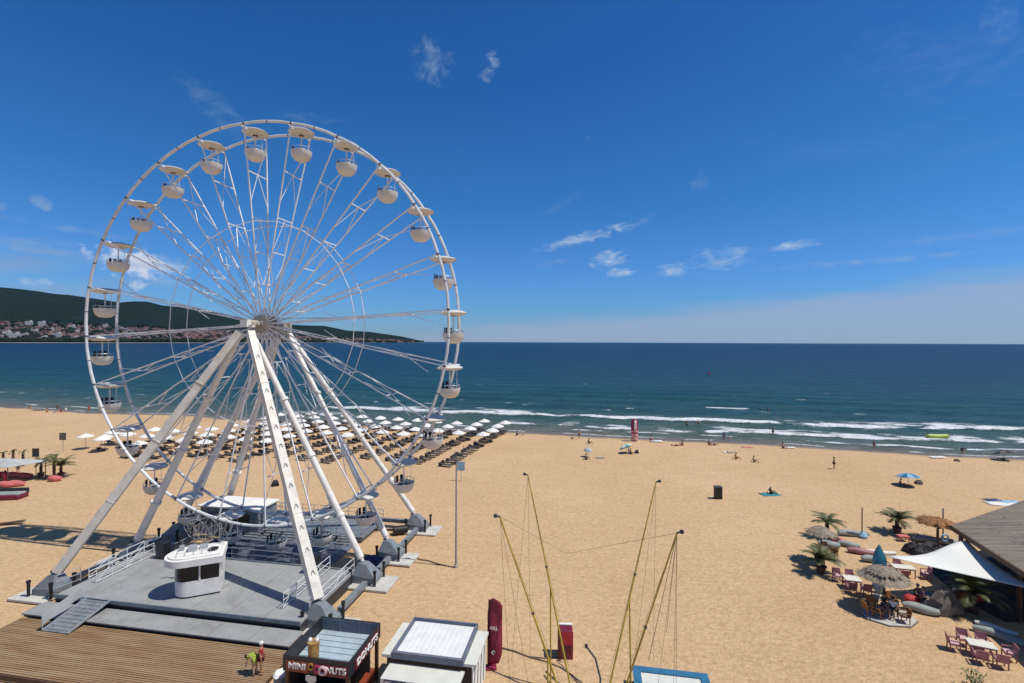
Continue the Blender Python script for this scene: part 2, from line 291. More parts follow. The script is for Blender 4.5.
# ------------------------------------------------------------------ mesh builder
class MB:
    def __init__(s): s.v = []; s.f = []; s.m = []; s.mi = 0
    def add(s, vs, fs):
        b = len(s.v); s.v += [tuple(v) for v in vs]; s.f += [tuple(b + i for i in f) for f in fs]; s.m += [s.mi] * len(fs); return s
    def box(s, c, d, rz=0.0, bev=0.0):
        x, y, z = d[0] / 2, d[1] / 2, d[2] / 2; ca, sa = math.cos(rz), math.sin(rz)
        if bev <= 0:
            pts = [(-x, -y, -z), (x, -y, -z), (x, y, -z), (-x, y, -z), (-x, -y, z), (x, -y, z), (x, y, z), (-x, y, z)]
            fs = [(3, 2, 1, 0), (4, 5, 6, 7), (0, 1, 5, 4), (1, 2, 6, 5), (2, 3, 7, 6), (3, 0, 4, 7)]
        else:
            q = bev; ring = [(-x + q, -y), (x - q, -y), (x, -y + q), (x, y - q), (x - q, y), (-x + q, y), (-x, y - q), (-x, -y + q)]
            ins = [(a * (1 - q / x), b2 * (1 - q / y)) for a, b2 in ring]
            pts = [(a, b2, -z) for a, b2 in ring] + [(a, b2, z - q) for a, b2 in ring] + [(a, b2, z) for a, b2 in ins]
            fs = [tuple(range(7, -1, -1)), tuple(range(16, 24))] + [(i, (i + 1) % 8, 8 + (i + 1) % 8, 8 + i) for i in range(8)] + [(8 + i, 8 + (i + 1) % 8, 16 + (i + 1) % 8, 16 + i) for i in range(8)]
        return s.add([(c[0] + a * ca - b2 * sa, c[1] + a * sa + b2 * ca, c[2] + h) for a, b2, h in pts], fs)
    def beam(s, p, q, w, h=None, w2=None, h2=None, up=(0, 0, 1)):
        p, q = Vector(p), Vector(q); h = h or w; w2 = w2 or w; h2 = h2 or h
        d = (q - p).normalized(); u = Vector(up)
        if abs(d.dot(u)) > .98: u = Vector((0, 1, 0))
        a = d.cross(u).normalized(); b = a.cross(d)
        pts = []
        for o, ww, hh in ((p, w, h), (q, w2, h2)): pts += [o - a * ww / 2 - b * hh / 2, o + a * ww / 2 - b * hh / 2, o + a * ww / 2 + b * hh / 2, o - a * ww / 2 + b * hh / 2]
        return s.add(pts, [(3, 2, 1, 0), (4, 5, 6, 7), (0, 1, 5, 4), (1, 2, 6, 5), (2, 3, 7, 6), (3, 0, 4, 7)])
    def tube(s, pts, r, n=8, cap=True, closed=False):
        pts = [Vector(p) for p in pts]; N = len(pts); rs = r if isinstance(r, (list, tuple)) else [r] * N
        vs = []; prev = None
        for i, p in enumerate(pts):
            a = pts[(i - 1) % N] if (closed or i > 0) else p; b = pts[(i + 1) % N] if (closed or i < N - 1) else p
            d = (b - a).normalized()
            if prev is None:
                u = Vector((0, 0, 1)) if abs(d.z) < .9 else Vector((1, 0, 0)); e = d.cross(u).normalized()
            else: e = (prev - d * prev.dot(d)).normalized()
            prev = e; g = d.cross(e)
            vs += [p + (e * math.cos(t * 2 * PI / n) + g * math.sin(t * 2 * PI / n)) * rs[i] for t in range(n)]
        fs = []
        for i in range(N if closed else N - 1):
            j = (i + 1) % N
            fs += [(i * n + t, i * n + (t + 1) % n, j * n + (t + 1) % n, j * n + t) for t in range(n)]
        if cap and not closed: fs += [tuple(range(n - 1, -1, -1)), tuple((N - 1) * n + t for t in range(n))]
        return s.add(vs, fs)
    def lathe(s, prof, n=20, c=(0, 0, 0), sx=1, sy=1, wob=0.0, seed=0):
        rnd = random.Random(seed); wv = [1 + rnd.uniform(-wob, wob) for _ in range(n)]
        vs = []; 
        for r, z in prof: vs += [(c[0] + r * sx * wv[t] * math.cos(t * 2 * PI / n), c[1] + r * sy * wv[t] * math.sin(t * 2 * PI / n), c[2] + z) for t in range(n)]
        fs = []
        for i in range(len(prof) - 1): fs += [(i * n + t, i * n + (t + 1) % n, (i + 1) * n + (t + 1) % n, (i + 1) * n + t) for t in range(n)]
        fs += [tuple(range(n - 1, -1, -1)), tuple((len(prof) - 1) * n + t for t in range(n))]
        return s.add(vs, fs)
    def prism(s, poly, z0, z1):
        n = len(poly); vs = [(x, y, z0) for x, y in poly] + [(x, y, z1) for x, y in poly]
        return s.add(vs, [tuple(range(n - 1, -1, -1)), tuple(range(n, 2 * n))] + [(i, (i + 1) % n, n + (i + 1) % n, n + i) for i in range(n)])
    def build(s, name, mats, parent=None, smooth=False, loc=None, rz=0.0):
        me = bpy.data.meshes.new(name); me.from_pydata(s.v, [], s.f)
        if not isinstance(mats, (list, tuple)): mats = [mats]
        for m in mats: me.materials.append(M[m] if isinstance(m, str) else m)
        if len(mats) > 1: me.polygons.foreach_set('material_index', s.m)
        if smooth: me.polygons.foreach_set('use_smooth', [True] * len(s.f))
        me.validate(); me.update()
        o = bpy.data.objects.new(name, me); COL.objects.link(o)
        if smooth:
            try:
                me.polygons.foreach_set('use_smooth', [True] * len(me.polygons)); md = None
                bm = bmesh.new(); bm.from_mesh(me)
                for e in bm.edges:
                    if len(e.link_faces) == 2 and e.calc_face_angle(0) > .7: e.smooth = False
                bm.to_mesh(me); bm.free()
            except Exception: pass
        if parent: o.parent = parent
        if loc is not None: o.location = loc
        o.rotation_euler.z = rz
        return o
def tag(o, label=None, cat=None, group=None, kind=None):
    if label: o['label'] = label
    if cat: o['category'] = cat
    if group: o['group'] = group
    if kind: o['kind'] = kind
    return o
def thing(name, label, cat, loc=(0, 0, 0), rz=0.0, group=None):
    o = bpy.data.objects.new(name, None); o.empty_display_size = .3; COL.objects.link(o); o.location = loc; o.rotation_euler.z = rz
    return tag(o, label, cat, group)
KIDS = {}
def copy_tree(o, parent=None):
    c = o.copy(); COL.objects.link(c)
    if parent: c.parent = parent
    for ch in KIDS_OF(o): copy_tree(ch, c)
    return c
def KIDS_OF(o): return [x for x in list(COL.objects) if x.parent == o]
def smooth01(x): x = np.clip(x, 0, 1); return x * x * (3 - 2 * x)
def vnoise(x, y, seed=0):
    xi = np.floor(x).astype(np.int64); yi = np.floor(y).astype(np.int64); xf = x - xi; yf = y - yi
    def h(a, b):
        n = (a * 374761393 + b * 668265263 + seed * 974634777) & 0x7fffffff; n = ((n ^ (n >> 13)) * 1274126177) & 0x7fffffff; return ((n ^ (n >> 16)) & 0xffff) / 65535.0
    u = xf * xf * (3 - 2 * xf); v = yf * yf * (3 - 2 * yf)
    return (h(xi, yi) * (1 - u) + h(xi + 1, yi) * u) * (1 - v) + (h(xi, yi + 1) * (1 - u) + h(xi + 1, yi + 1) * u) * v
def fbm(x, y, o=4, seed=0):
    t = 0; a = .5
    for i in range(o): t = t + a * vnoise(x * 2 ** i, y * 2 ** i, seed + i); a *= .5
    return t / (1 - .5 ** o)

# ------------------------------------------------------------------ sand and sea
def grid_mesh(name, PX, PY, PZ, m, attrs=None):
    nr, nc = PX.shape; co = np.stack([PX, PY, PZ], -1).reshape(-1, 3).astype(np.float32)
    idx = np.arange(nr * nc).reshape(nr, nc); q = np.stack([idx[:-1, :-1], idx[:-1, 1:], idx[1:, 1:], idx[1:, :-1]], -1).reshape(-1, 4)
    me = bpy.data.meshes.new(name); me.vertices.add(nr * nc); me.vertices.foreach_set('co', co.ravel())
    me.loops.add(q.size); me.loops.foreach_set('vertex_index', q.ravel().astype(np.int32)); me.polygons.add(len(q))
    me.polygons.foreach_set('loop_start', np.arange(0, q.size, 4, dtype=np.int32)); me.polygons.foreach_set('loop_total', np.full(len(q), 4, dtype=np.int32))
    me.polygons.foreach_set('use_smooth', np.ones(len(q), dtype=bool)); me.update(calc_edges=True)
    for k, a in (attrs or {}).items():
        at = me.attributes.new(k, 'FLOAT', 'POINT'); at.data.foreach_set('value', a.astype(np.float32).ravel())
    me.materials.append(m); o = bpy.data.objects.new(name, me); COL.objects.link(o); return o
def world_qd(q, d): return S0.x + q * SQ.x + d * SD.x, S0.y + q * SQ.y + d * SD.y
def shore_bend(q):  # the bay curves away to the left
    return 8 * smooth01((-q - 110) / 120) + 1.4 * np.sin(q / 17.0) * .6 + .8 * np.sin(q / 7.3 + 1)
dq = np.concatenate([np.arange(-3200, -320, 80), np.arange(-320, 320, 1.0), np.arange(320, 1500, 60)])
dd = np.concatenate([np.arange(-190, -110, 8), np.arange(-110, -20, .8), np.arange(-20, 14, .4), [20, 40, 90]])
Q, D = np.meshgrid(dq, dd); bend = shore_bend(Q)
dl = D - bend
z = np.where(dl < -5, 0, -(dl + 5) * .055); z = np.maximum(z, -2.5)
amp = smooth01((-dl - 4) / 10)
z = z + amp * (.10 * (fbm(Q / 9, D / 9, 3, 5) - .5) + .06 * (fbm(Q / 2.2, D / 3.0, 2, 9) - .5))
wet = smooth01((dl + 2.0 + 2.4 * (fbm(Q / 8, D * 0 + 3, 3, 4) - .5)) / 3.4)
X, Y = world_qd(Q, D)
tag(grid_mesh('sand', X, Y, z, M['sand'], {'wet': wet}), kind='structure')

qn = np.concatenate([np.concatenate([np.arange(-800, -420, 3.0), np.arange(-420, 190, .9)])]); nq = len(qn)
dd = np.concatenate([np.arange(0, 64, .45), np.arange(64, 140, 1.2), 140 * 1.07 ** np.arange(1, 68)]); dd = np.minimum(dd, 13500)
dd = np.unique(dd)
Q, D = np.meshgrid(qn, dd); SC = 1 + np.maximum(0, D - 120) / 230.0; QQ = (Q + 80) * SC - 80 + 0
bend = shore_bend(QQ) * (D < 400); dl = D - bend * smooth01((140 - D) / 100)
nA = fbm(QQ / 14, QQ * 0, 3, 1); nB = fbm(QQ / 11, QQ * 0 + 5, 3, 2); nC = fbm(QQ / 9, QQ * 0 + 9, 3, 3)
dA = 24.6 + 6 * smooth01((QQ - 15) / 95) + 4.5 * (nA - .5) - 3 * smooth01((-QQ - 60) / 60)
dB = 10.6 + 4.5 * smooth01((QQ - 30) / 60) + 3.5 * (nB - .5)
dC = 7.2 + 2.5 * (nC - .5) + 1.5 * smooth01((QQ - 60) / 50)
IA = .35 + .65 * smooth01((QQ + 75) / 25); IA = IA * (.55 + .75 * smooth01((nC - .28) / .2)); IA = np.where(QQ < -60, IA * smooth01((nA - .42) / .15), IA)
IB = smooth01((QQ - 8) / 12) * (.35 + .8 * smooth01((nB - .30) / .18)); IB = np.maximum(IB, .8 * smooth01((nB - .55) / .1) * (QQ < 20))
IC = smooth01((QQ - 48) / 10) * .95; IC = np.maximum(IC, .7 * smooth01((nA - .52) / .1))
def line(d0, wf, wb, I):
    t = dl - d0; return I * np.where(t < 0, np.exp(-(t / wf) ** 2), np.exp(-(t / wb) ** 2))
tex = fbm(QQ / 5, D / 2.2, 4, 12); tex2 = fbm(QQ / 16, D / 7, 3, 22)
brk = .55 + .75 * smooth01((fbm(QQ / 3.2, D / 1.6, 4, 15) - .34) / .3)
foam = np.maximum.reduce([1.02 * line(dA, .9, 1.7, IA), .93 * line(dB, .8, 1.6, IB), 1.0 * line(dC, .6, 1.2, IC)]) * brk
wide = smooth01((QQ + 50) / 12) * smooth01((6 - QQ) / 14) + 1.0 * smooth01((QQ - 52) / 14) * smooth01((118 - QQ) / 20) + .5 * smooth01((QQ - 22) / 8) * smooth01((50 - QQ) / 8)
foam = np.maximum(foam, 1.0 * wide * np.exp(-((dl - dA - 4.5) / 6.5) ** 2) * smooth01((tex - .22) / .34))
foam = np.maximum(foam, .80 * np.exp(-((dl - dB - 3.5) / 4.5) ** 2) * smooth01((tex - .34) / .26) * IB)
foam = np.maximum(foam, .95 * np.exp(-((D - 55.5) / 1.3) ** 2) * smooth01((QQ - 44) / 3) * smooth01((59 - QQ) / 3))
foam = np.maximum(foam, .62 * smooth01((vnoise(QQ / 6, D / 2.6, 31) - .83) / .08) * smooth01((D - 26) / 6) * smooth01((62 - D) / 10) * smooth01((tex2 - .45) / .12))
foam = np.maximum(foam, .60 * smooth01((vnoise(QQ / 5, D / 3, 37) - .93) / .04) * smooth01((170 - D) / 60) * (D > 50))
foam = np.maximum(foam, .8 * np.exp(-((dl - 3.0 - 1.2 * (nC - .5)) / .55) ** 2) * smooth01((fbm(QQ / 6, QQ * 0, 2, 41) - .35) / .2))
foam = foam + .05 * (D < 60)
h = .5 * IA * np.exp(-((dl - dA - 1.0) / 2.0) ** 2) + .35 * np.clip(IB + .3, 0, 1) * np.exp(-((dl - dB - .8) / 1.5) ** 2) + .16 * IC * np.exp(-((dl - dC) / 1.0) ** 2)
ph = 2 * PI * (dl + 5 * fbm(QQ / 30, D / 30, 3, 61)) / 15.0
h = h + .30 * np.sin(ph) * smooth01((D - 22) / 30) * smooth01((135 - D) / 70) * (.4 + fbm(QQ / 25, D / 20, 2, 71))
h = h + .10 * (fbm(QQ / 4, D / 2.4, 3, 81) - .5) * smooth01((D - 4) / 8) * smooth01((110 - D) / 40)
X, Y = world_qd(QQ, D)
tag(grid_mesh('sea', X, Y, SEA + h * smooth01((D - 1) / 8), M['sea'], {'foam': foam, 'offshore': np.maximum(dl, 1)}), kind='structure')

# ------------------------------------------------------------------ far coast: hills, woods, town
cx = [-640, -512, -412, -312, -212, -140, -88]; cD = [2300, 2850, 3100, 3500, 4400, 5600, 6800]
hx = [-640, -512, -470, -426, -392, -366, -349, -312, -270, -224, -188, -165, -143, -110, -92]; hh = [60, 51, 47, 42, 36.5, 38, 34, 31, 22, 16.5, 15.5, 10.8, 9.6, 5, .9]
us = np.concatenate([np.arange(-700, -86, 3.0)])
ss = np.concatenate([[-.02, 0, .01], np.linspace(.03, 1, 34), [1.08, 1.2, 1.5]])
U, T = np.meshgrid(us, ss); Dc = np.interp(U, cx, cD); Hp = np.interp(U, hx, hh)
depth = 2300 * (.35 + .65 * smooth01((-U - 90) / 250)); DD = Dc + T * depth
ridge = Hp / 480 * (Dc + depth) + 12
def hill_z(U, T, ridge): return np.where(T <= 0, -6, np.where(T <= 1, 3 + ridge * smooth01(np.clip(T, 0, 1)) ** .8, ridge * (1 - (T - 1) * .5)))
Z = hill_z(U, T, ridge) + ridge * .09 * (fbm(U / 40, T * 5, 4, 3) - .5) * smooth01(T / .2)
tag(grid_mesh('hills', U * DD / 480, DD, Z, M['hills']), kind='structure')
# pale strip of beach on the far shore
vs = []; 
for u in us:
    d = float(np.interp(u, cx, cD)); vs += [(u * (d - 14) / 480, d - 14, .1), (u * (d + 55) / 480, d + 55, 4.2)]
b = MB(); b.add(vs, [(2 * i, 2 * i + 2, 2 * i + 3, 2 * i + 1) for i in range(len(us) - 1)]); M['far_sand'] = mat('far_sand', (.46, .36, .25), .9, var=.2, scale=.01)
tag(b.build('far_beach', 'far_sand'), kind='structure')
def coast(u, s):
    d0 = float(np.interp(u, cx, cD)); dep = 2300 * (.35 + .65 * float(smooth01((-u - 90) / 250))); d = d0 + s * dep
    rg = float(np.interp(u, hx, hh)) / 480 * (d0 + dep) + 12
    return Vector((u * d / 480, d, float(hill_z(np.array(u), np.array(s), np.array(rg)))))
# dark shore woods
for nme, s0, s1, nn, mm in (('far_woods', .012, .05, 420, (.014, .026, .016)), ('hillside_woods', .05, .30, 420, (.016, .028, .022))):
    b = MB(); M[nme] = mat(nme, mm, 1, var=.5, scale=.02, spec=0)
    for i in range(nn):
        u = random.uniform(-690, -92) if i % 3 else random.uniform(-520, -120); s = random.uniform(s0, s1); p = coast(u, s); r = random.uniform(9, 20)
        b.lathe([(r * .7, -6), (r, 6), (r * .8, 12 + r * .3), (r * .3, 16 + r * .4)], 7, p, sx=random.uniform(1, 2), wob=.3, seed=i)
    tag(b.build(nme, nme), 'dark green woods in front of and between the far town houses' if nme == 'far_woods' else 'scattered dark woods climbing the slope among the far houses', 'woods', kind='stuff')
M['far_red_roof'] = mat('far_red_roof', (.19, .085, .07), .9, var=.2, scale=.01); M['far_wall'] = mat('far_wall', (.33, .29, .265), .9, var=.2, scale=.02)
M['far_white'] = mat('far_white_wall', (.52, .51, .49), .9, var=.1, scale=.02); M['far_window'] = mat('far_window', (.1, .12, .14), .4)
M['far_grey'] = mat('far_grey_wall', (.36, .33, .31), .9, var=.2, scale=.02)
def house_mesh(kind):
    b = MB()
    if kind == 'red':
        b.box((0, 0, 5), (20, 14, 10)); b.mi = 1
        b.add([(-11, -8, 10), (11, -8, 10), (11, 8, 10), (-11, 8, 10), (-6, 0, 15), (6, 0, 15)], [(0, 1, 5, 4), (2, 3, 4, 5), (1, 2, 5), (3, 0, 4)]); b.mi = 2
        for x in (-6, 0, 6):
            for z_ in (3, 7): b.box((x, -7.05, z_), (1.8, .3, 1.8))
        return b, ['far_wall', 'far_red_roof', 'far_window']
    if kind == 'hotel':
        b.box((0, 0, 13), (34, 14, 26)); b.box((8, 2, 28), (9, 8, 5)); b.mi = 2
        for z_ in range(7):
            for x in range(8): b.box((-14.5 + x * 4.15, -7.1, 3 + z_ * 3.3), (2.4, .3, 1.7))
        return b, ['far_white', 'far_grey', 'far_window']
    b.box((0, 0, 8), (26, 13, 16)); b.mi = 1; b.box((0, 0, 16.6), (27, 14, 1.2)); b.mi = 2
    for z_ in range(4):
        for x in range(5): b.box((-10 + x * 5, -6.6, 3 + z_ * 3.6), (2.6, .3, 1.7))
    return b, ['far_grey' if kind == 'grey' else 'far_wall', 'far_red_roof', 'far_window']
protos = {}
HL = {'red': 'small red-roofed house in the far town across the bay', 'hotel': 'tall white hotel block in the far town across the bay', 'flat': 'cream apartment block with flat red top in the far town', 'grey': 'grey apartment block with flat red top in the far town'}
def add_house(kind, u, s, sc):
    p = coast(u, s)
    if kind not in protos:
        b, ms = house_mesh(kind); o = b.build({'red': 'far_house', 'hotel': 'far_hotel', 'flat': 'far_apartment_block', 'grey': 'far_grey_block'}[kind], ms); protos[kind] = o
    else: o = protos[kind].copy(); COL.objects.link(o)
    o.location = (p.x, p.y, p.z - 1); o.scale = (sc * random.uniform(.9, 1.3), sc, sc * random.uniform(.8, 1.2)); o.rotation_euler.z = math.atan2(-p.x, p.y) + random.uniform(-.35, .35)
    tag(o, HL[kind], 'hotel' if kind == 'hotel' else 'house', {'red': 'red-roofed houses of the far town', 'hotel': 'white hotels of the far town', 'flat': 'cream blocks of the far town', 'grey': 'grey blocks of the far town'}[kind])
    return o
hlist = []
for i in range(278):
    u = random.uniform(-514, -190) if i % 7 else random.uniform(-190, -120); s = random.uniform(.05, .27)
    left = u < -400
    kind = random.choices(['red', 'flat', 'grey', 'hotel'], [5, 3, 2, 1.6 if left else .5])[0]
    hlist.append((kind, u, s, random.uniform(.7, 1.05)))
for (u, s) in ((-497, .075), (-483, .24), (-470, .24), (-455, .1), (-440, .22), (-385, .12), (-505, .11)): hlist.append(('hotel', u, s, 1.25))
hlist.append(('flat', -478, .035, 1.6)); hlist.append(('flat', -470, .03, 1.4))
for h_ in hlist: add_house(*h_)
b = MB()
for i in range(4600):
    u = random.uniform(-690, -110) if i % 4 else random.uniform(-330, -98); s = .04 + .235 * random.random() ** 1.2; p = coast(u, s); w_ = random.uniform(9, 22); hgt = random.uniform(6, 12)
    b.mi = random.choice((0, 0, 2)); b.box((p.x, p.y, p.z + hgt / 2), (w_, w_ * .8, hgt), random.uniform(-.5, .5)); b.mi = 1; b.lathe([(w_ * .75, 0), (.5, 4)], 4, (p.x, p.y, p.z + hgt))
tag(b.build('far_town', ['far_wall', 'far_red_roof', 'far_grey']), 'countless tiny red-roofed houses spread up the slope across the bay', 'town', kind='stuff')

# ------------------------------------------------------------------ thin sea haze
hz_m = bpy.data.materials.new('haze'); hz_m.use_nodes = True; hn = hz_m.node_tree; hn.nodes.clear()
ho = hn.nodes.new('ShaderNodeOutputMaterial'); hv = hn.nodes.new('ShaderNodeVolumePrincipled'); hn.links.new(hv.outputs[0], ho.inputs['Volume'])
hv.inputs['Color'].default_value = (.62, .78, .95, 1); hv.inputs['Density'].default_value = .7e-5; hv.inputs['Anisotropy'].default_value = 0
M['haze'] = hz_m; b = MB(); b.box((-2000, 6800, 345), (50000, 16400, 700)); hzo = b.build('haze', 'haze'); tag(hzo, kind='stuff'); hzo['label'] = 'thin blue haze of the far air over sea and hills'; hzo['category'] = 'haze'

# ------------------------------------------------------------------ ferris wheel
RW, WW, HZ = 16.68, 2.76, 19.99; PH = 1.634
WOW = Vector((-21.07, 41.06, 0))
wheel = thing('ferris_wheel', 'giant white ferris wheel on splayed legs standing on the beach', 'ferris wheel', WOW, -WA)
def wp(k, y, r=RW):
    th = PH - k * PI / 12; return Vector((r * math.cos(th), y, HZ + r * math.sin(th)))
for sgn in (-1, 1):
    b = MB(); n = 96
    for i in range(24):
        pts = [wp(i + j / 4, sgn * WW / 2, RW if j in (0, 4) else RW + .03) for j in range(5)]
        b.mi = 0; b.tube(pts, .12, 8); b.mi = 1; b.tube([wp(i - .012, sgn * WW / 2), wp(i + .012, sgn * WW / 2)], .15, 8); b.tube([wp(i + .49, sgn * WW / 2, RW + .03), wp(i + .505, sgn * WW / 2, RW + .03)], .13, 8)
    rim = b.build('rim', ['rim_steel', 'dark_metal'], wheel, True)
    b = MB(); b.tube([wp(i, sgn * WW / 2 * (.26 + .74 * .52), RW * .52) for i in range(24)], .032, 6, closed=True); b.build('tie_ring', 'spoke_steel', wheel)
def spoke(k):
    b = MB(); fy = .55; r0_ = .66
    def pt(t, sg): 
        r = r0_ + (RW - r0_) * t; y = sg * (fy + (WW / 2 - fy) * t); return wp(k, y, r)
    for sg in (-1, 1): b.beam(pt(0, sg), pt(1, sg), .088, .088)
    for t in (.17, .34, .52, .76, .98): b.beam(pt(t, -1), pt(t, 1), .07)
    for t0, t1 in ((.52, .34), (.76, .60), (.17, .28)):
        c = (pt(t0, -1) + pt(t0, 1)) / 2
        for sg in (-1, 1): b.beam(c, pt(t1, sg), .045)
    # short rods out of the plane that carry the bracing cables
    c = (pt(.76, -1) + pt(.76, 1)) / 2; th = PH - k * PI / 12; tg = Vector((-math.sin(th), 0, math.cos(th)))
    b.beam(c, c - tg * .9 + Vector((math.cos(th), 0, math.sin(th))) * 2.2, .05)
    c = (pt(.4, -1) + pt(.4, 1)) / 2; b.beam(c, c + tg * .6 - Vector((math.cos(th), 0, math.sin(th))) * 1.6, .045)
    return b
for k in range(24):
    s_ = spoke(k).build('spoke', 'spoke_steel', wheel)
    if k % 2 == 0:
        b = MB()
        for sg in (-1, 1): b.tube([wp(k + .2, sg * .5, .9), wp(k + 2, sg * WW / 2 * .62, RW * .55)], .018, 4); 
        b.build('bracing_cable', 'galv', s_)
# gondolas
def make_gondola():
    b = MB()
    n_ = 30; prof = [(.14, -2.72), (.50, -2.67), (.78, -2.47), (.92, -2.18), (.97, -1.86), (.91, -1.86), (.83, -2.15), (.66, -2.40), (.40, -2.5), (.1, -2.53)]
    vs = []
    for r_, z_ in prof:
        for t in range(n_):
            a_ = t * 2 * PI / n_; dip = .30 * max(0.0, math.cos(a_ - PI)) ** 4 * (1 if z_ > -2.0 else 0); vs.append((r_ * math.cos(a_), r_ * math.sin(a_), z_ - dip))
    b.add(vs, [(i * n_ + t, i * n_ + (t + 1) % n_, (i + 1) * n_ + (t + 1) % n_, (i + 1) * n_ + t) for i in range(len(prof) - 1) for t in range(n_)] + [tuple(range(n_ - 1, -1, -1)), tuple((len(prof) - 1) * n_ + t for t in range(n_))])
    tub = b.build('gondola', 'cream', wheel, True)
    b = MB(); b.lathe([(.1, -.44), (.7, -.42), (1.14, -.29), (1.20, -.20), (1.0, -.08), (.5, .03), (.12, .06)], 26); b.build('canopy', 'cream', tub, True)
    b = MB(); b.lathe([(.24, -.47), (.24, -.421)], 10); b.build('lamp_plate', 'dark_metal', tub)
    b = MB(); b.tube([(0, 0, -.45), (0, 0, -2.5)], .06, 8); b.tube([(.55, .35, -.35), (.55, .35, -1.9)], .025, 5)
    b.tube([(.42 * math.cos(t * PI / 6), .42 * math.sin(t * PI / 6), -1.68) for t in range(12)], .03, 6, closed=True); b.build('centre_pole', 'white_steel', tub)
    b = MB(); b.tube([(0, -1.36, -.02), (0, 1.36, -.02)], .075, 8); b.build('axle', 'rim_steel', tub)
    b = MB()
    pts = [(.94 * math.cos(t), .94 * math.sin(t), -1.62) for t in np.linspace(-2.6, 2.6, 24)]; b.tube(pts, .022, 5)
    for p in pts[::4]: b.tube([p, (p[0] * 1.0, p[1] * 1.0, -1.87)], .018, 5)
    b.build('hand_rail', 'galv', tub)
    for sg in (-1, 1):
        b = MB(); b.prism([(sg * (.30 + .45 * math.cos(t)), .66 * math.sin(t)) for t in np.linspace(-PI / 2, PI / 2, 9)][::sg], -2.4, -2.15)
        b.build('seat', 'navy', tub)
    b = MB(); 
    for ang in (PI * .82, PI * 1.0, PI * 1.18):
        c, s = math.cos(ang), math.sin(ang); b.box((.80 * c, .80 * s, -1.70), (.06, .26, .62), ang)
    b.build('seat_back', 'charcoal_fab', tub)
    return tub
g0 = make_gondola(); gk = KIDS_OF(g0); 
for k in range(24):
    if k == 0: g = g0
    else:
        g = g0.copy(); COL.objects.link(g); g.parent = wheel
        for ch in gk: c = ch.copy(); COL.objects.link(c); c.parent = g
    p = wp(k, 0); g.location = p; g.scale = (.88, .88, .97); g.rotation_euler = (0, 0, R(-22) + random.uniform(-.06, .06))
# hub
b = MB()
def yl(prof, n=20):  # lathe about the wheel's axis
    vs = []; 
    for r, y in prof: vs += [(r * math.cos(t * 2 * PI / n), y, HZ + r * math.sin(t * 2 * PI / n)) for t in range(n)]
    fs = [(i * n + t, (i + 1) * n + t, (i + 1) * n + (t + 1) % n, i * n + (t + 1) % n) for i in range(len(prof) - 1) for t in range(n)]
    fs += [tuple(range(n)), tuple((len(prof) - 1) * n + t for t in range(n - 1, -1, -1))]; return vs, fs
b.add(*yl([(.3, -2.3), (.3, -.75), (.70, -.74), (.74, -.6), (.70, -.48), (.45, -.46), (.45, .46), (.70, .48), (.74, .6), (.70, .74), (.3, .75), (.3, 2.3)]))
for i in range(24):
    t = i * PI / 12
    for y in (-.82, .82): b.box((.68 * math.cos(t), y * .8, HZ + .68 * math.sin(t)), (.13, .16, .13))
hub = b.build('hub', 'hubm', wheel)
b = MB(); b.box((0, 1.35, HZ - .7), (1.3, .8, 1.0)); b.box((.5, 1.9, HZ - .3), (.9, .6, .8)); b.tube([(-.7, 1.3, HZ - .2), (.9, 1.3, HZ - .2)], .35, 12); b.build('drive_unit', 'hubm', hub)
for sg in (-1, 1):
    b = MB(); b.box((0, sg * 2.4, HZ), (.62, .5, .6)); b.box((-.5, sg * 2.35, HZ - .2), (.5, .35, .22)); b.box((.5, sg * 2.35, HZ - .22), (.4, .3, .2)); b.build('bearing_box', 'white_steel', wheel)
# legs: near apex carries feet at y -7.9 and -2, far apex at y +2.5 and +9
FEET = [(-10.85, -8.1, -1, 1), (10.06, -8.2, -1, 1), (-10.2, -2.5, -1, 0), (10.24, -2.4, -1, 0), (-10.3, 1.8, 1, 0), (10.35, 1.8, 1, 0), (-10.4, 8.0, 1, 1), (10.37, 8.04, 1, 1)]
for fx, fy, sg, big in FEET:
    top = Vector((.28 if fx > 0 else -.28, sg * 2.35, HZ - .35)); foot = Vector((fx, fy, 1.55)); b = MB()
    d = (foot - top); L_ = d.length
    thick = (.66 if big and sg < 0 else .55) if (big and sg < 0) or fx < 0 else .46
    if thick > .6:
        b.beam(top + d * .02, foot - d * .010, thick * .8, thick * .8, thick, thick * .85)
        for t in (.24, .48, .72): b.beam(top + d * t, top + d * (t + .004), thick * .9 + .07, thick * .83 + .06)
        for e_ in (-1, 1): a_ = d.normalized().cross(Vector((0, 0, 1))).normalized() * e_ * thick * .36; b.tube([top + d * .03 + a_ + Vector((0, 0, thick * .42)), foot - d * .02 + a_ + Vector((0, 0, thick * .42))], .055, 6)
        leg = b.build('support_leg', 'worn_white', wheel)
    else:
        b.tube([top + d * .02, foot - d * .02], [thick * .46, thick * .56], 14)
        for t in (.31, .55, .80): b.tube([top + d * t, top + d * (t + .01)], thick * .72, 14)
        b.tube([foot - d * .021, foot - d * .004], [thick * .4, .12], 10)
        leg = b.build('support_leg', 'white_steel', wheel, True)
    if big:
        b = MB(); a_ = d.normalized().cross(Vector((0, 0, 1))).normalized(); nn_ = a_.cross(d.normalized())
        if nn_.z < 0: nn_ = -nn_
        for t in np.linspace(.14, .92, 12):
            c = top + d * t; 
            for sd in (-1, 1):
                q = c + a_ * sd * .13 + nn_ * thick * .46; b.beam(q, q - a_ * sd * .12 - d.normalized() * .30 + nn_ * .03, .032, .032)
        b.build('lamp_bracket', 'pole_grey', leg)
        b = MB(); side = a_ * (1 if fx < 0 else -1)
        b.tube([top + d * .02 + side * thick * .6, foot - d * .04 + side * thick * .6], .035, 5); b.build('cable_conduit', 'dark_metal', leg)
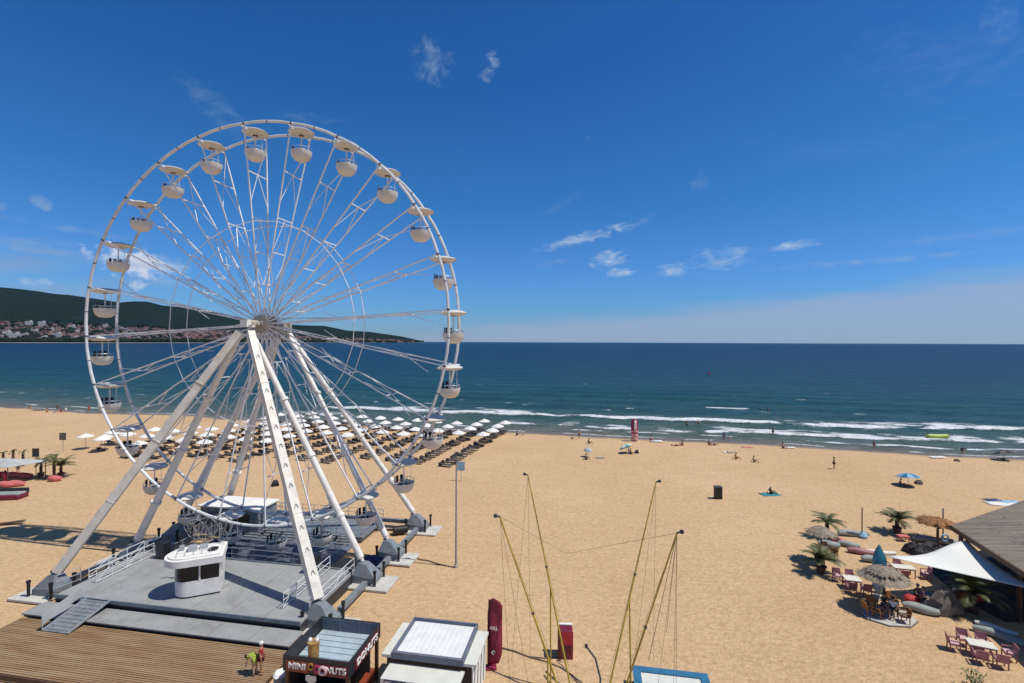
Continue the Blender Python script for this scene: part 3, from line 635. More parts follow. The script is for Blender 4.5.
# foot blocks
for i, (fx, fy, sg, big) in enumerate(FEET):
    s1 = 1 if fx > 0 else -1; b = MB(); cxx = fx + s1 * .55
    # faceted wedge shoe
    y0, y1 = fy - .75, fy + .75
    y0, y1 = fy - .62, fy + .62; X0, X1 = fx - s1 * .62, fx + s1 * 1.25
    b.add([(X0, y0, .25), (X1, y0, .25), (X1, y1, .25), (X0, y1, .25), (X0, y0, .80), (X1, y0, .62), (X1, y1, .62), (X0, y1, .80),
           (fx - s1 * .28, fy - .3, 1.62), (fx + s1 * .34, fy - .3, 1.55), (fx + s1 * .34, fy + .3, 1.55), (fx - s1 * .28, fy + .3, 1.62)],
          [(0, 1, 5, 4), (1, 2, 6, 5), (2, 3, 7, 6), (3, 0, 4, 7), (4, 5, 9, 8), (5, 6, 10, 9), (6, 7, 11, 10), (7, 4, 8, 11), (8, 9, 10, 11), (3, 2, 1, 0)])
    sh = b.build('foot_shoe', 'grey_steel', wheel)
    for dx in (-.62, 1.32):
        for dy in (-.78, .78):
            b = MB(); b.lathe([(.10, 0), (.10, .95), (.14, .96), (.14, 1.12), (.05, 1.13)], 8, (fx + s1 * dx, fy + dy, .23)); b.build('levelling_jack', 'black', sh)
    b = MB(); b.box((fx + s1 * .95, fy - .15, .14), (3.1, 2.3, .16), bev=.03); b.build('base_plate', 'pad', sh)
for fx in (-10.4, 10.25):
    o1 = .7 if fx > 0 else -.7
    for (y0, y1) in ((-7.1, -3.5), (-1.3, .7), (2.9, 7.0)): b = MB(); b.beam((fx + o1, y0, .55), (fx + o1, y1, .55), .36, .34); b.build('tie_beam', 'grey_steel', wheel)
b = MB(); b.beam((-9.6, 8.4, .75), (9.6, 8.2, .75), .3, .35); b.build('cross_beam', 'grey_steel', wheel)
b = MB(); b.beam((-9.6, 7.6, .5), (9.6, 7.4, .5), .12, .12); b.build('cross_beam', 'grey_steel', wheel)

# ------------------------------------------------------------------ boarding platform
plat = thing('boarding_platform', 'broad grey panelled platform under the front half of the ferris wheel', 'platform', WO, -WA)
b = MB(); xs = np.linspace(-8.3, 10.35, 8)
for i in range(7): b.box(((xs[i] + xs[i + 1]) / 2, -7.05, .93), (xs[i + 1] - xs[i] - .05, 6.9, .14), bev=.012)
b.build('deck_panels', 'plate', plat)
b = MB(); b.box((1.0, -7.0, .43), (18.6, 6.8, .84)); b.build('plinth', 'dark_metal', plat)  # dark colour stands in for shade on the platform riser
b = MB(); b.box((1.0, -10.46, .965), (18.7, .10, .24)); b.build('front_trim', 'grey_steel', plat)
b = MB(); xs = np.linspace(-8.8, 10.7, 8)
for i in range(7): b.box(((xs[i] + xs[i + 1]) / 2, -11.33, .56), (xs[i + 1] - xs[i] - .04, 1.5, .08), bev=.01)
b.build('lower_step', 'plate', plat)
b = MB(); b.box((.95, -11.3, .42), (19.3, 1.36, .19)); b.build('step_frame', 'dark_metal', plat)  # lower riser, shade put into its dark colour as well
b = MB(); b.box((.7, -.1, .1), (12.5, 6.2, .12), bev=.02); b.build('boarding_pit_floor', 'kiosk_inner', plat)  # floor colour darkened to paint the shadow band under the wheel
b = MB(); b.box((1.0, -3.56, .985), (18.6, .12, .22)); b.build('rear_trim', 'grey_steel', plat)
b = MB(); b.box((1.0, -3.56, 1.5), (9.0, .03, .03)); b.box((1.0, -3.56, 1.95), (9.0, .03, .03)); b.build('rear_rail', 'galv', plat)
b = MB(); b.box((1.0, 5.6, .55), (13.0, 4.6, .16), bev=.02); b.box((1.0, 5.6, .28), (12.6, 4.3, .38)); b.build('rear_deck', 'grey_steel', plat)  # deck tone kept dark too, part of the painted shadow band
b = MB()
for x in np.arange(-5.2, 6, 1.85):
    for k in range(3): b.box((x, 3.1 - k * .3, .2 + .13 * (2 - k) + .02), (1.5, .28, .12))
b.build('rear_steps', 'grey_steel', plat)
deck = thing('wooden_deck', 'weathered brown plank deck in front of the grey platform', 'deck', WO, -WA)
b = MB(); yy = -12.12
while yy > -16.6:
    x = -8.6
    while x < 11.1:
        l = min(random.choice((3.2, 4.0, 4.8)), 11.12 - x); b.box((x + l / 2, yy - .07, .35 + random.uniform(-.004, .004)), (l - .008, .112, .04)); x += l
    yy -= .145
b.build('planks', 'wood', deck)
b = MB(); b.box((1.25, -14.4, .2), (19.6, 4.5, .24)); b.build('frame', 'wood_dark', deck)
b = MB(); b.box((1.25, -16.72, .27), (19.8, .09, .26)); b.build('edge_board', 'wood_dark', deck)

def railing(name, label, pts, h=1.0, z=1.0, step=1.3, m='rail_white', diag=True, r=.028, infill=False):
    root = thing(name, label, 'railing', WO, -WA); c = MB()
    for (p, q) in zip(pts[:-1], pts[1:]):
        p = Vector((*p, z)) if len(p) == 2 else Vector(p); q = Vector((*q, z)) if len(q) == 2 else Vector(q); n = max(1, round((q - p).length / step))
        for i in range(n + 1): a = p.lerp(q, i / n); b = MB(); b.tube([a, a + Vector((0, 0, h))], r, 6); b.build('post', m, root)
        U_ = Vector((0, 0, 1))
        for hh_ in (h, h * .55, .12): c.tube([p + U_ * hh_, q + U_ * hh_], r, 6)
        if diag:
            for i in range(n): a = p.lerp(q, i / n); e = p.lerp(q, (i + 1) / n); c.tube([a + U_ * (h if i % 2 else .12), e + U_ * (.12 if i % 2 else h)], r * .7, 5)
        if infill:
            nn = int((q - p).length / .16)
            for i in range(nn): a = p.lerp(q, (i + .5) / nn); c.tube([a + U_ * .12, a + U_ * h], .012, 4)
    c.build('rails', m, root); return root
railing('ramp_railing', 'white zigzag railing, inner one on the left side of the grey platform', [(-7.1, -8.6), (-7.1, -4.0)])
railing('ramp_railing', 'white zigzag railing, outer one along the left edge of the grey platform', [(-8.25, -8.2), (-8.25, -3.8)])
railing('handrail', 'bare metal hoop handrail at the front left corner of the platform', [(-8.9, -9.9), (-8.6, -8.5)], diag=False, m='galv')
railing('ramp_railing', 'white zigzag railing on the right edge of the platform beside the front leg', [(10.3, -9.4), (10.3, -3.6)])
railing('ramp_railing', 'white zigzag railing inside the right edge behind the front leg', [(8.3, -9.2), (8.3, -3.6)])
railing('ramp_railing', 'thin metal fence along the back of the boarding pit', [(-6.5, 3.5), (7.3, 3.5)], z=.62, m='galv', diag=False, infill=True)
railing('fence_panel', 'tall grey metal fence beside the white flat-roofed cabin', [(-2.4, 2.9), (-1.2, 6.3)], h=2.0, z=.62, m='galv', diag=False, infill=True)
railing('fence_panel', 'grey railing around the rear deck on the side of the sea', [(-5.3, 7.8), (7.4, 7.8), (7.4, 3.8)], z=.62, m='galv', diag=False)
railing('fence_panel', 'low metal fence left of the boarding pit by the rear left legs', [(-10.0, -3.4), (-6.6, -3.2), (-6.4, 2.4)], z=.1, m='galv', diag=False, infill=True, h=1.3)
# queue barriers on the pit
bar0 = None
for i, (x, y, rz) in enumerate([(3.2, -2.2, 0), (5.4, -2.3, .1), (-.6, -1.9, .1), (-1.2, 1.2, .2), (3.6, .2, 1.4), (1.0, 1.9, .1), (6.0, -1.6, .9), (-4.0, .6, 1.2), (7.6, -1.2, .3), (6.3, -.6, 1.5), (4.3, 1.6, .1), (1.9, -2.9, 0), (-2.8, -2.9, .05), (-5.2, -2.4, .2), (6.4, 1.4, 1.6)]):
    if bar0 is None:
        bar0 = thing('crowd_barrier', '', 'barrier'); b = MB(); h = 1.1
        b.tube([(-1, 0, .15), (-1, 0, h), (1, 0, h), (1, 0, .15), (-1, 0, .15)], .022, 6); b.build('frame', 'galv', bar0)
        b = MB()
        for j in range(1, 14): b.tube([(-1 + j / 7, 0, .15), (-1 + j / 7, 0, h)], .01, 4)
        b.build('bars', 'galv', bar0); b = MB()
        for s in (-1, 1): b.beam((s * .8, -.28, .02), (s * .8, .28, .02), .05, .03)
        b.build('feet', 'galv', bar0); o = bar0
    else: o = copy_tree(bar0)
    o.location = L2W(x, y, .16); o.rotation_euler.z = -WA + rz
    tag(o, 'galvanised crowd barrier standing in the boarding pit under the wheel', 'barrier', 'crowd barriers in the boarding pit')
# entry ramp from deck to step
ramp = thing('entry_ramp', 'short metal ramp from the wooden deck up to the grey step', 'ramp', WO, -WA)
b = MB(); p0 = [(-5.5, -13.1, .42), (-3.7, -13.1, .42), (-3.7, -10.6, 1.06), (-5.5, -10.6, 1.06)]
b.add(p0 + [(x, y, z_ - .08) for x, y, z_ in p0], [(0, 1, 2, 3), (7, 6, 5, 4), (0, 4, 5, 1), (1, 5, 6, 2), (2, 6, 7, 3), (3, 7, 4, 0)])
for i in range(9): t = (i + .5) / 9; b.box((-4.6, -13.1 + 2.5 * t, .42 + .64 * t + .012), (1.7, .05, .03))
b.build('tread', 'grey_steel', ramp)
for x in (-5.55, -3.65): b = MB(); b.beam((x, -13.15, .46), (x, -10.55, 1.1), .06, .12); b.build('side_rail', 'galv', ramp)
b = MB(); b.add([(-5.66, -13.15, .75), (-5.66, -10.75, 1.35), (-5.66, -10.75, 1.95), (-5.66, -13.15, 1.35), (-5.62, -13.15, .75), (-5.62, -10.75, 1.35), (-5.62, -10.75, 1.95), (-5.62, -13.15, 1.35)], [(0, 1, 2, 3), (7, 6, 5, 4), (0, 4, 5, 1), (1, 5, 6, 2), (2, 6, 7, 3), (3, 7, 4, 0)])
for y_ in (-13.1, -10.8): b.tube([(-5.64, y_, .42 + (.6 if y_ > -11 else 0)), (-5.64, y_, 1.3 + (.6 if y_ > -11 else 0))], .03, 6)
b.build('side_panel', 'canopy_grey', ramp)

# operator booth
booth = thing('operator_booth', 'white rounded ticket booth with dark windows on the grey platform', 'booth', L2W(1.05, -8.1, 1.0), R(24))
def dshape(x0, x1, hy, n=24, ex=0.0):  # straight right end, rounded left end
    return [(x1 + ex, -hy - ex), (x1 + ex, hy + ex)] + [(x0 + hy - (hy + ex) * math.sin(t), (hy + ex) * math.cos(t)) for t in np.linspace(0, PI, n)]
b = MB(); b.prism(dshape(-1.5, 1.35, 1.0), .12, 1.12); b.build('lower_wall', 'white_steel', booth, True)
b = MB(); b.prism(dshape(-1.5, 1.35, 1.0, ex=-.05), 0, .12); b.build('skirting', 'dark_metal', booth)
b = MB(); b.prism(dshape(-1.5, 1.35, 1.0, ex=-.03), 1.12, 2.25); b.build('window', 'glass_dark', booth, True)
for (x, y, w_) in ((1.33, -.97, .14), (1.33, .97, .14), (.1, -.985, .10), (-.6, .985, .1), (-1.48, 0, .08)):
    b = MB(); b.box((x, y, 1.685), (w_, .08, 1.13)); b.build('window_post', 'white_steel', booth)
b = MB(); b.box((1.345, .45, 1.5), (.05, .9, 1.5)); b.build('door', 'white_steel', booth)
b = MB(); b.prism(dshape(-2.1, 1.5, 1.3), 2.25, 2.70); b.prism(dshape(-1.9, 1.35, 1.1), 2.70, 2.80); b.build('roof', 'fabric_white', booth, True)
for c, d in (((-.5, .2, 2.98), (.5, .5, .36)), ((.15, .3, 2.95), (.5, .35, .3)), ((-1.2, .5, 2.95), (.3, .3, .4))): b = MB(); b.box(c, d, bev=.03); b.build('roof_equipment', 'galv', booth)
b = MB(); b.lathe([(.3, 0), (.34, .1), (.1, .16)], 12, (.8, -.2, 2.80)); b.build('roof_vent', 'black', booth)
b = MB()
for x in (-1.3, -.8, -.3, .2, .7): b.tube([(x, -.7, 2.7), (x, -.7, 3.05), (x, .6, 3.05)], .015, 5)
b.tube([(-1.3, -.7, 3.05), (.7, -.7, 3.05)], .018, 5); b.build('roof_rail', 'galv', booth)
hoop = thing('wire_hoop_sign', 'tangle of thin grey wire hoops standing above the booth roof', 'light sign', L2W(.55, -7.0, 3.8), -WA + .1)
M['dull_white'] = mat('dull_white_tube', (.36, .35, .33), .5)
for cx_, cz_, rr in ((-1.0, 1.0, .7), (-.1, 1.0, .85), (.95, 1.2, .95)):
    b = MB(); b.tube([(cx_ + rr * math.cos(t) * (1 + .10 * math.sin(3 * t)), .1 * math.sin(2 * t), cz_ + rr * math.sin(t) * (1 + .05 * math.cos(5 * t))) for t in np.linspace(0, 2 * PI, 34)[:-1]], .022, 5, closed=True)
    b.tube([(cx_ + rr * .8 * math.cos(t), .12, cz_ + rr * .45 * math.sin(2 * t) + .1 * math.cos(5 * t)) for t in np.linspace(0, 2 * PI, 34)[:-1]], .016, 5, closed=True)
    b.tube([(cx_ + rr * .5 * math.cos(t), .1, cz_ + rr * .6 * math.sin(3 * t + 1)) for t in np.linspace(0, 2 * PI, 40)[:-1]], .013, 5, closed=True)
    b.tube([(cx_, 0, -.3), (cx_, 0, cz_ + .3)], .018, 5); b.build('hoop', 'dull_white', hoop)
for x, y, lab in ((-6.0, -4.2, 'black loudspeaker box on the platform left of the booth'), (7.3, -4.3, 'black loudspeaker box by the back of the platform right of the booth')):
    t_ = thing('loudspeaker', lab, 'loudspeaker', L2W(x, y, 1.0), -WA); b = MB(); b.box((0, 0, .65), (.75, .7, 1.3), bev=.04); b.build('cabinet', 'black', t_); b = MB(); b.box((0, -.36, .7), (.62, .03, 1.1)); b.build('grille', 'dark_metal', t_)

# cabin behind the wheel
cab = thing('flat_roofed_cabin', 'grey cabin with a flat white roof behind the foot of the wheel', 'cabin', L2W(-6.0, 4.2, 0), -WA)
b = MB(); b.box((0, 0, 1.3), (6.2, 2.7, 2.6)); b.build('wall', 'grey_steel', cab)
b = MB(); b.add([(-3.3, -1.55, 2.6), (3.3, -1.55, 2.6), (3.3, 1.55, 2.6), (-3.3, 1.55, 2.6), (-3.3, -1.55, 2.72), (3.3, -1.55, 2.72), (3.3, 1.55, 2.72), (-3.3, 1.55, 2.72), (-1.5, 0, 2.95), (1.5, 0, 2.95)], [(3, 2, 1, 0), (0, 1, 5, 4), (1, 2, 6, 5), (2, 3, 7, 6), (3, 0, 4, 7), (4, 5, 9, 8), (5, 6, 9), (6, 7, 8, 9), (7, 4, 8)]); b.build('roof', 'fabric_white', cab)
b = MB(); b.box((1.2, -1.36, 1.6), (2.0, .04, 1.0)); b.build('window', 'glass_dark', cab)
b = MB(); b.box((-1.8, -1.36, 1.1), (.9, .04, 2.1)); b.build('door', 'kiosk_inner', cab)
def heap(name, label, cat, loc, r, h, m, seed=0, sx=1, sy=1, rz=0):
    b = MB(); b.lathe([(r, 0), (r * 1.02, h * .3), (r * .8, h * .7), (r * .35, h)], 14, sx=sx, sy=sy, wob=.3, seed=seed)
    rr_ = random.Random(seed + 99); b.v = [(x + rr_.uniform(-.13, .13) * r, y + rr_.uniform(-.13, .13) * r, max(0, z + rr_.uniform(-.14, .14) * h)) if z > 0 else (x, y, z) for x, y, z in b.v]
    return tag(b.build(name, m, None, False, loc, rz), label, cat)
M['blue_tarp'] = mat('dark_blue_tarp', (.012, .025, .11), .5, var=.5, scale=3, bump=.6, bscale=4)
heap('tarpaulin_bundle', 'dark blue tarpaulin bundle between the right feet of the wheel', 'tarpaulin', L2W(10.3, -.5, .05), .75, .75, 'blue_tarp', 3, 1.3, .9)
heap('tarpaulin_heap', 'dark navy tarpaulin heap behind the booth under the wheel', 'tarpaulin', L2W(-3.2, -1.2, .2), 1.0, 1.2, 'blue_tarp', 4, 1.5, .8)
heap('tarpaulin_sheet', 'grey-blue covered stack in the boarding pit beside the tall front leg', 'tarpaulin', L2W(3.4, -.9, .2), 1.5, .7, 'kiosk_inner', 8, 1.4, .8)
b = MB(); b.tube([(-.7, 0, .42), (-.62, 0, .42), (.62, 0, .42), (.7, 0, .42)], [.3, .42, .42, .3], 14); tag(b.build('rolled_cable', 'black', None, True, L2W(10.0, 6.0, 0), -WA + .5), 'black roll of matting on the sand between the two far right feet', 'roll')

# ------------------------------------------------------------------ lettering
FONT = None
def text_mesh(name, txt, size, depth, m, parent, loc, rot, sx=1.0, bold=.0):
    cu = bpy.data.curves.new(name, 'FONT'); cu.body = txt; cu.size = size; cu.extrude = depth; cu.align_x = 'CENTER'; cu.align_y = 'CENTER'; cu.offset = bold
    t = bpy.data.objects.new(name, cu); COL.objects.link(t); dg = bpy.context.evaluated_depsgraph_get(); dg.update(); me = bpy.data.meshes.new_from_object(t.evaluated_get(dg)); bpy.data.objects.remove(t)
    me.materials.clear(); me.materials.append(M[m]); me.name = name
    o = bpy.data.objects.new(name, me); COL.objects.link(o); o.parent = parent; o.location = loc; o.rotation_euler = rot; o.scale = (sx, 1, 1); return o

# ------------------------------------------------------------------ doughnut kiosk
k1 = thing('doughnut_kiosk', 'dark kiosk with a railed pale blue roof and doughnut lettering', 'kiosk', L2W(15.05, -14.6, 0), -WA)
hw, hd = 1.72, 1.65; ZT = 3.1
for sx_ in (-1, 1):
    for sy_ in (-1, 1): b = MB(); b.box((sx_ * (hw - .1), sy_ * (hd - .1), 1.15), (.16, .16, 2.3)); b.build('post', 'wood_dark', k1)
b = MB(); b.box((0, .75, 1.1), (hw * 2 - .2, .1, 2.2)); b.box((-hw + .1, 0, 1.1), (.08, hd * 2 - .3, 2.2)); b.build('back_wall', 'kiosk_black', k1)
b = MB(); b.box((0, -hd + .15, .5), (hw * 2 - .3, .3, 1.0)); b.box((hw - .15, -.2, .5), (.3, 2.6, 1.0)); b.build('counter', 'orange_panel', k1)
b = MB(); b.box((0, 0, 2.36), (hw * 2 - .14, hd * 2 - .14, .08)); 
for j in range(7): b.box((0, -hd + .33 + j * .45, 2.42), (hw * 2 - .2, .38, .04))
b.build('roof', 'kiosk_roof', k1)
b = MB()
for (c, d) in (((0, -hd, 2.72), (hw * 2 + .1, .08, .78)), ((0, hd, 2.72), (hw * 2 + .1, .08, .78)), ((-hw, 0, 2.72), (.08, hd * 2 - .08, .78)), ((hw, 0, 2.72), (.08, hd * 2 - .08, .78))): b.box(c, d)
b.build('parapet', 'kiosk_black', k1)
b = MB()
for (c, d) in (((0, hd - .06, 2.74), (hw * 2 - .1, .03, .66)),): b.box(c, d)
for x in (-.6, .55): b.box((x, hd - .085, 2.74), (.05, .02, .66))
b.build('inner_board', 'kiosk_inner', k1)
b = MB(); b.box((-.98, -hd - .06, 2.62), (1.2, .04, .5)); b.build('sign_panel', 'orange_panel', k1)
b = MB(); b.box((.78, -hd - .06, 2.60), (1.75, .04, .5)); b.box((hw + .06, .1, 2.62), (.04, 2.5, .5)); b.build('sign_panel', 'maroon_panel', k1)
text_mesh('sign_lettering', 'MINI', .40, .02, 'fabric_white', k1, (-.98, -hd - .10, 2.66), (PI / 2, 0, 0), 1.15, .008)
text_mesh('sign_lettering', 'D', .46, .02, 'magenta', k1, (-.02 + .15, -hd - .10, 2.64), (PI / 2, 0, 0), 1.1, .012)
text_mesh('sign_lettering', 'NUTS', .40, .02, 'fabric_white', k1, (1.08, -hd - .10, 2.66), (PI / 2, 0, 0), 1.05, .008)
text_mesh('sign_lettering', 'DONUTS', .46, .02, 'fabric_white', k1, (hw + .10, .1, 2.66), (PI / 2, 0, PI / 2), 1.2, .01)
b = MB(); b.tube([(.42 + .17 * math.cos(t), -hd - .14, 2.64 + .17 * math.sin(t)) for t in np.linspace(0, 2 * PI, 18)[:-1]], .07, 8, closed=True); b.build('doughnut_letter', 'pink_light', k1, True)
cup = tag(MB().lathe([(.17, 0), (.24, .1), (.25, .35), (.27, 1.1), (.30, 1.35), (.2, 1.36)], 12).build('doughnut_cup', 'gold', None, True, L2W(14.75, -16.0, 2.42)), 'tall golden patterned figure-like cup on the front edge of the doughnut kiosk roof', 'roof figure')
for nme, pts in (('white_ear', ((-.17, 1.36), (.17, 1.36))),):
    for (x, z_) in pts: MB().lathe([(.1, 0), (.1, .08), (.03, .16)], 8, (x, 0, z_)).build('ear_tip', 'fabric_white', cup)
b = MB(); b.tube([(.13 * math.cos(t), -.30, .28 + .13 * math.sin(t)) for t in np.linspace(0, 2 * PI, 14)[:-1]], .06, 6, closed=True); b.build('doughnut_ring', 'wood_orange', cup, True)
b = MB(); b.add([(-.5, -hd - .07, 2.3), (.05, -hd - .07, 2.3), (.05, -hd - .07, 2.05), (-.22, -hd - .07, 1.85), (-.5, -hd - .07, 2.05), (-.5, -hd - .11, 2.3), (.05, -hd - .11, 2.3), (.05, -hd - .11, 2.05), (-.22, -hd - .11, 1.85), (-.5, -hd - .11, 2.05)], [(0, 1, 2, 3, 4), (9, 8, 7, 6, 5), (0, 5, 6, 1), (1, 6, 7, 2), (2, 7, 8, 3), (3, 8, 9, 4), (4, 9, 5, 0)]); b.build('hanging_badge', 'cream_roof', k1)
# ------------------------------------------------------------------ white roofed kiosk
k2 = thing('white_roofed_kiosk', 'kiosk with a cream roof and a dark framed white skylight box', 'kiosk', L2W(20.15, -13.2, 0), -WA)
b = MB(); b.box((0, .1, 1.2), (4.5, 2.7, 2.4)); b.build('wall', 'kiosk_black', k2)
b = MB(); b.box((0, .05, 2.47), (5.0, 2.8, .14)); b.build('roof', 'cream_roof', k2)
b = MB()
for (c, d) in (((0, -1.50, 2.69), (3.75, .16, .32)), ((0, 1.55, 2.69), (3.75, .1, .32)), ((-1.82, 0, 2.69), (.12, 2.9, .32)), ((1.82, 0, 2.69), (.12, 2.9, .32))): b.box(c, d)
b.build('roof_frame', 'kiosk_inner', k2)
b = MB(); b.box((0, .05, 2.62), (3.5, 2.9, .1))
for i in range(12): b.tube([(-1.6 + i * .29, -1.38, 2.67), (-1.6 + i * .29, 1.45, 2.67)], .03, 6)
b.build('skylight', 'white_roof', k2)
b = MB(); b.box((.0, -2.05, 2.22), (3.9, 1.1, .1)); b.build('porch_roof', 'cream_roof', k2)
b = MB(); b.box((0, -2.63, 1.98), (3.9, .06, .55)); b.build('fascia', 'fabric_white', k2)
for cx_ in (-1.2, .1, 1.35):
    b = MB(); w_ = .55
    b.tube([(cx_ - w_, -2.68, 1.78), (cx_ - w_, -2.68, 2.2), (cx_ + w_, -2.68, 2.2), (cx_ + w_, -2.68, 1.78)], .035, 4, closed=True)
    b.tube([(cx_ + .38 * math.cos(t), -2.68, 1.98 + .13 * math.sin(t)) for t in np.linspace(0, 2 * PI, 14)[:-1]], .03, 4, closed=True)
    b.tube([(cx_ + .18 * math.cos(t), -2.68, 1.98 + .06 * math.sin(t)) for t in np.linspace(0, 2 * PI, 10)[:-1]], .025, 4, closed=True); b.build('scroll_frame', 'kiosk_black', k2)
for x in (-1.85, 1.85): b = MB(); b.box((x, -2.55, 1.0), (.1, .1, 2.1)); b.build('post', 'dark_metal', k2)
b = MB(); b.box((2.32, 0, 1.25), (.05, 2.8, 2.3)); b.build('side_panel', 'fabric_white', k2)
b = MB()
for i in range(4): b.beam((2.36, -1.3 + i * .7, .3), (2.36, -1.0 + i * .7, 2.3), .03, .03)
b.build('side_ornament', 'kiosk_black', k2)

# feather flag
fl = thing('feather_flag', 'tall maroon feather flag with faint white script beside the kiosk', 'flag', P(493, 668), .1)
b = MB(); H_ = 3.9; prof = [(0, .35), (.05, .5), (.1, .9), (.1, 1.6), (.1, 3.2), (.06, 3.6), (0, H_)]
vs = []; nz_ = 16
for i in range(nz_ + 1):
    z_ = .12 + (3.75) * i / nz_; w_ = .80 * min(1, math.sqrt(max(0, (3.95 - z_) / .45))) * (1 if i > 2 else .75 + .1 * i)
    for j in range(4): vs.append((-.28 + w_ * j / 3, .06 * math.sin(z_ * 2.1 + j), z_ + .04 * j))
b.add(vs, [(i * 4 + j, i * 4 + j + 1, i * 4 + j + 5, i * 4 + j + 4) for i in range(nz_) for j in range(3)])
cl = b.build('cloth', 'maroon', fl, True); md = cl.modifiers.new('thick', 'SOLIDIFY'); md.thickness = .012
b = MB(); b.tube([(-.3, 0, 0), (-.3, 0, 3.2), (-.22, 0, 3.75), (0, 0, 4.0)], .025, 6); b.build('pole', 'black', fl)
b = MB(); b.box((-.1, 0, .04), (.6, .5, .08)); b.build('base', 'maroon', fl)
b = MB(); 
for i in range(7): t = i / 6; b.tube([(-.2 + .06 * i, -.09, 2.35 + .12 * math.sin(i * 2.2)), (-.15 + .06 * i, -.09, 2.28 - .14 * t), (-.13 + .06 * i, -.09, 2.42 - .16 * t)], .016, 4)
b.tube([(-.08, -.1, .95), (0, -.1, .82), (.1, -.1, .98), (.02, -.1, 1.05), (-.08, -.1, .95)], .03, 4); b.build('script', 'fabric_white', cl)
# red cabinet
c_ = thing('red_cooler', 'tall red cooler with white top trim standing alone on sand', 'cooler', P(565, 656), -WA + .12)
b = MB(); b.box((0, 0, .85), (.85, .75, 1.7), bev=.04); b.build('body', 'maroon_panel', c_); b = MB(); b.box((.05, -.39, 1.25), (.7, .04, .7)); b.build('door', 'red', c_)
b = MB(); b.box((0, .3, 1.72), (.88, .18, .05)); b.build('top', 'fabric_white', c_); b = MB(); b.box((.44, -.1, .85), (.03, .5, 1.6)); b.build('side_panel', 'salmon', c_)

# ------------------------------------------------------------------ bungee trampoline
bc = Vector((3.75, 23.4, 0)); bun = thing('bungee_trampoline', 'bungee jump frame with four leaning yellow poles in front', 'trampoline', bc, 0)
def atz(x, y, z_): return P(x, y, z_) - bc
tops = [atz(500, 517, 10.8), atz(528, 475, 10.8), atz(656, 482, 10.8), atz(677, 533, 10.8)]
feet = [Vector((-.9, -.7, .5)), Vector((-.6, 1.1, .5)), Vector((1.1, .9, .5)), Vector((1.0, -.9, .5))]
for i, (t, f) in enumerate(zip(tops, feet)):
    b = MB(); b.tube([f, f.lerp(t, .55)], .048, 8); b.tube([f.lerp(t, .55), t], .036, 8); pl = b.build('pole', 'yellow', bun, True)
    b = MB(); b.tube([f.lerp(t, .548), f.lerp(t, .556)], .07, 8); b.tube([t, t + Vector((-.16 if i < 2 else .16, 0, .05))], .04, 6); b.lathe([(.07, -.07), (.09, 0), (.07, .07)], 10, t + Vector((-.2 if i < 2 else .2, 0, .05))); b.build('pulley', 'dark_metal', pl)
    # upright strut under the pole
    m_ = f.lerp(t, (.34, .46, .44, .27)[i]); g_ = Vector((m_.x, m_.y - .4, .3)); b = MB(); b.tube([m_, g_], .045, 6); b.build('strut', 'yellow', pl)
    # bungee ropes from the top to the middle of its trampoline and guy lines
    out = Vector(((-3.2 if i < 2 else 3.4), (2.4 if i in (1, 2) else -1.2), .2)); b = MB()
    b.tube([t, f + Vector((0, 0, .6))], .007, 4)
    for dx in (-.5, .5): b.tube([t, out + Vector((dx, 0, 1.2))], .007, 4)
    b.build('bungee_rope', 'rope', pl)
b = MB(); b.tube([tops[0], tops[0].lerp(tops[3], .5) + Vector((-.6, 1.5, -1.9)), tops[3]], .007, 4); b.tube([tops[3], tops[3] + Vector((.9, 3.0, -8.5))], .008, 4); b.tube([tops[3], tops[3] + Vector((-.8, 1.2, -6))], .012, 4); b.tube([tops[3], tops[3] + Vector((.1, 1.6, -5))], .010, 4); b.build('stay_line', 'rope', bun)
b = MB()
for p, q in zip(feet, feet[1:] + feet[:1]): b.beam(p, q, .1, .1)
for f in feet: b.beam(f, (f.x * 3.0, f.y * 3.0, .25), .07, .07)
b.build('base_frame', 'dark_metal', bun)
b = MB(); b.tube([(.6, .0, 1.0), (.75, .7, 1.7), (.6, 1.3, 2.3), (.25, 1.7, 2.6)], .05, 6); b.lathe([(.08, -.08), (.09, .08)], 8, (.2, 1.75, 2.65)); b.build('winch_arm', 'dark_metal', bun)
b = MB(); b.box((0, 0, .7), (.8, .7, .6)); b.build('motor_box', 'black', bun)
tr0 = None
for i, (x, y, lab) in enumerate(((5.0, 1.0, None), (-2.6, -2.2, None))):
    base = P(627, 664, .9) - bc
    if i == 0: c0 = Vector((base.x + 1.95, base.y - 1.35 - .4, 0))
    else: c0 = Vector((-3.4, -3.0, 0))
    b = MB(); w_, l_, wd = 1.95, 1.35, .42
    b.box((0, l_ - wd / 2, .87), (2 * w_, wd, .08)); b.box((0, -l_ + wd / 2, .87), (2 * w_, wd, .08)); b.box((-w_ + wd / 2, 0, .87), (wd, 2 * l_ - 2 * wd, .08)); b.box((w_ - wd / 2, 0, .87), (wd, 2 * l_ - 2 * wd, .08))
    o = b.build('edge_pad', 'blue_pad', bun, loc=c0, rz=-WA)
    b = MB(); b.box((0, 0, .82), (2 * w_ - 2 * wd, 2 * l_ - 2 * wd, .03)); b.build('jump_mat', 'cream_roof', o)
    b = MB()
    for sx_ in (-1, 1):
        for sy_ in (-1, 1): b.tube([(sx_ * (w_ - .15), sy_ * (l_ - .15), 0), (sx_ * (w_ - .15), sy_ * (l_ - .15), .83)], .04, 6)
    b.build('leg', 'dark_metal', o)
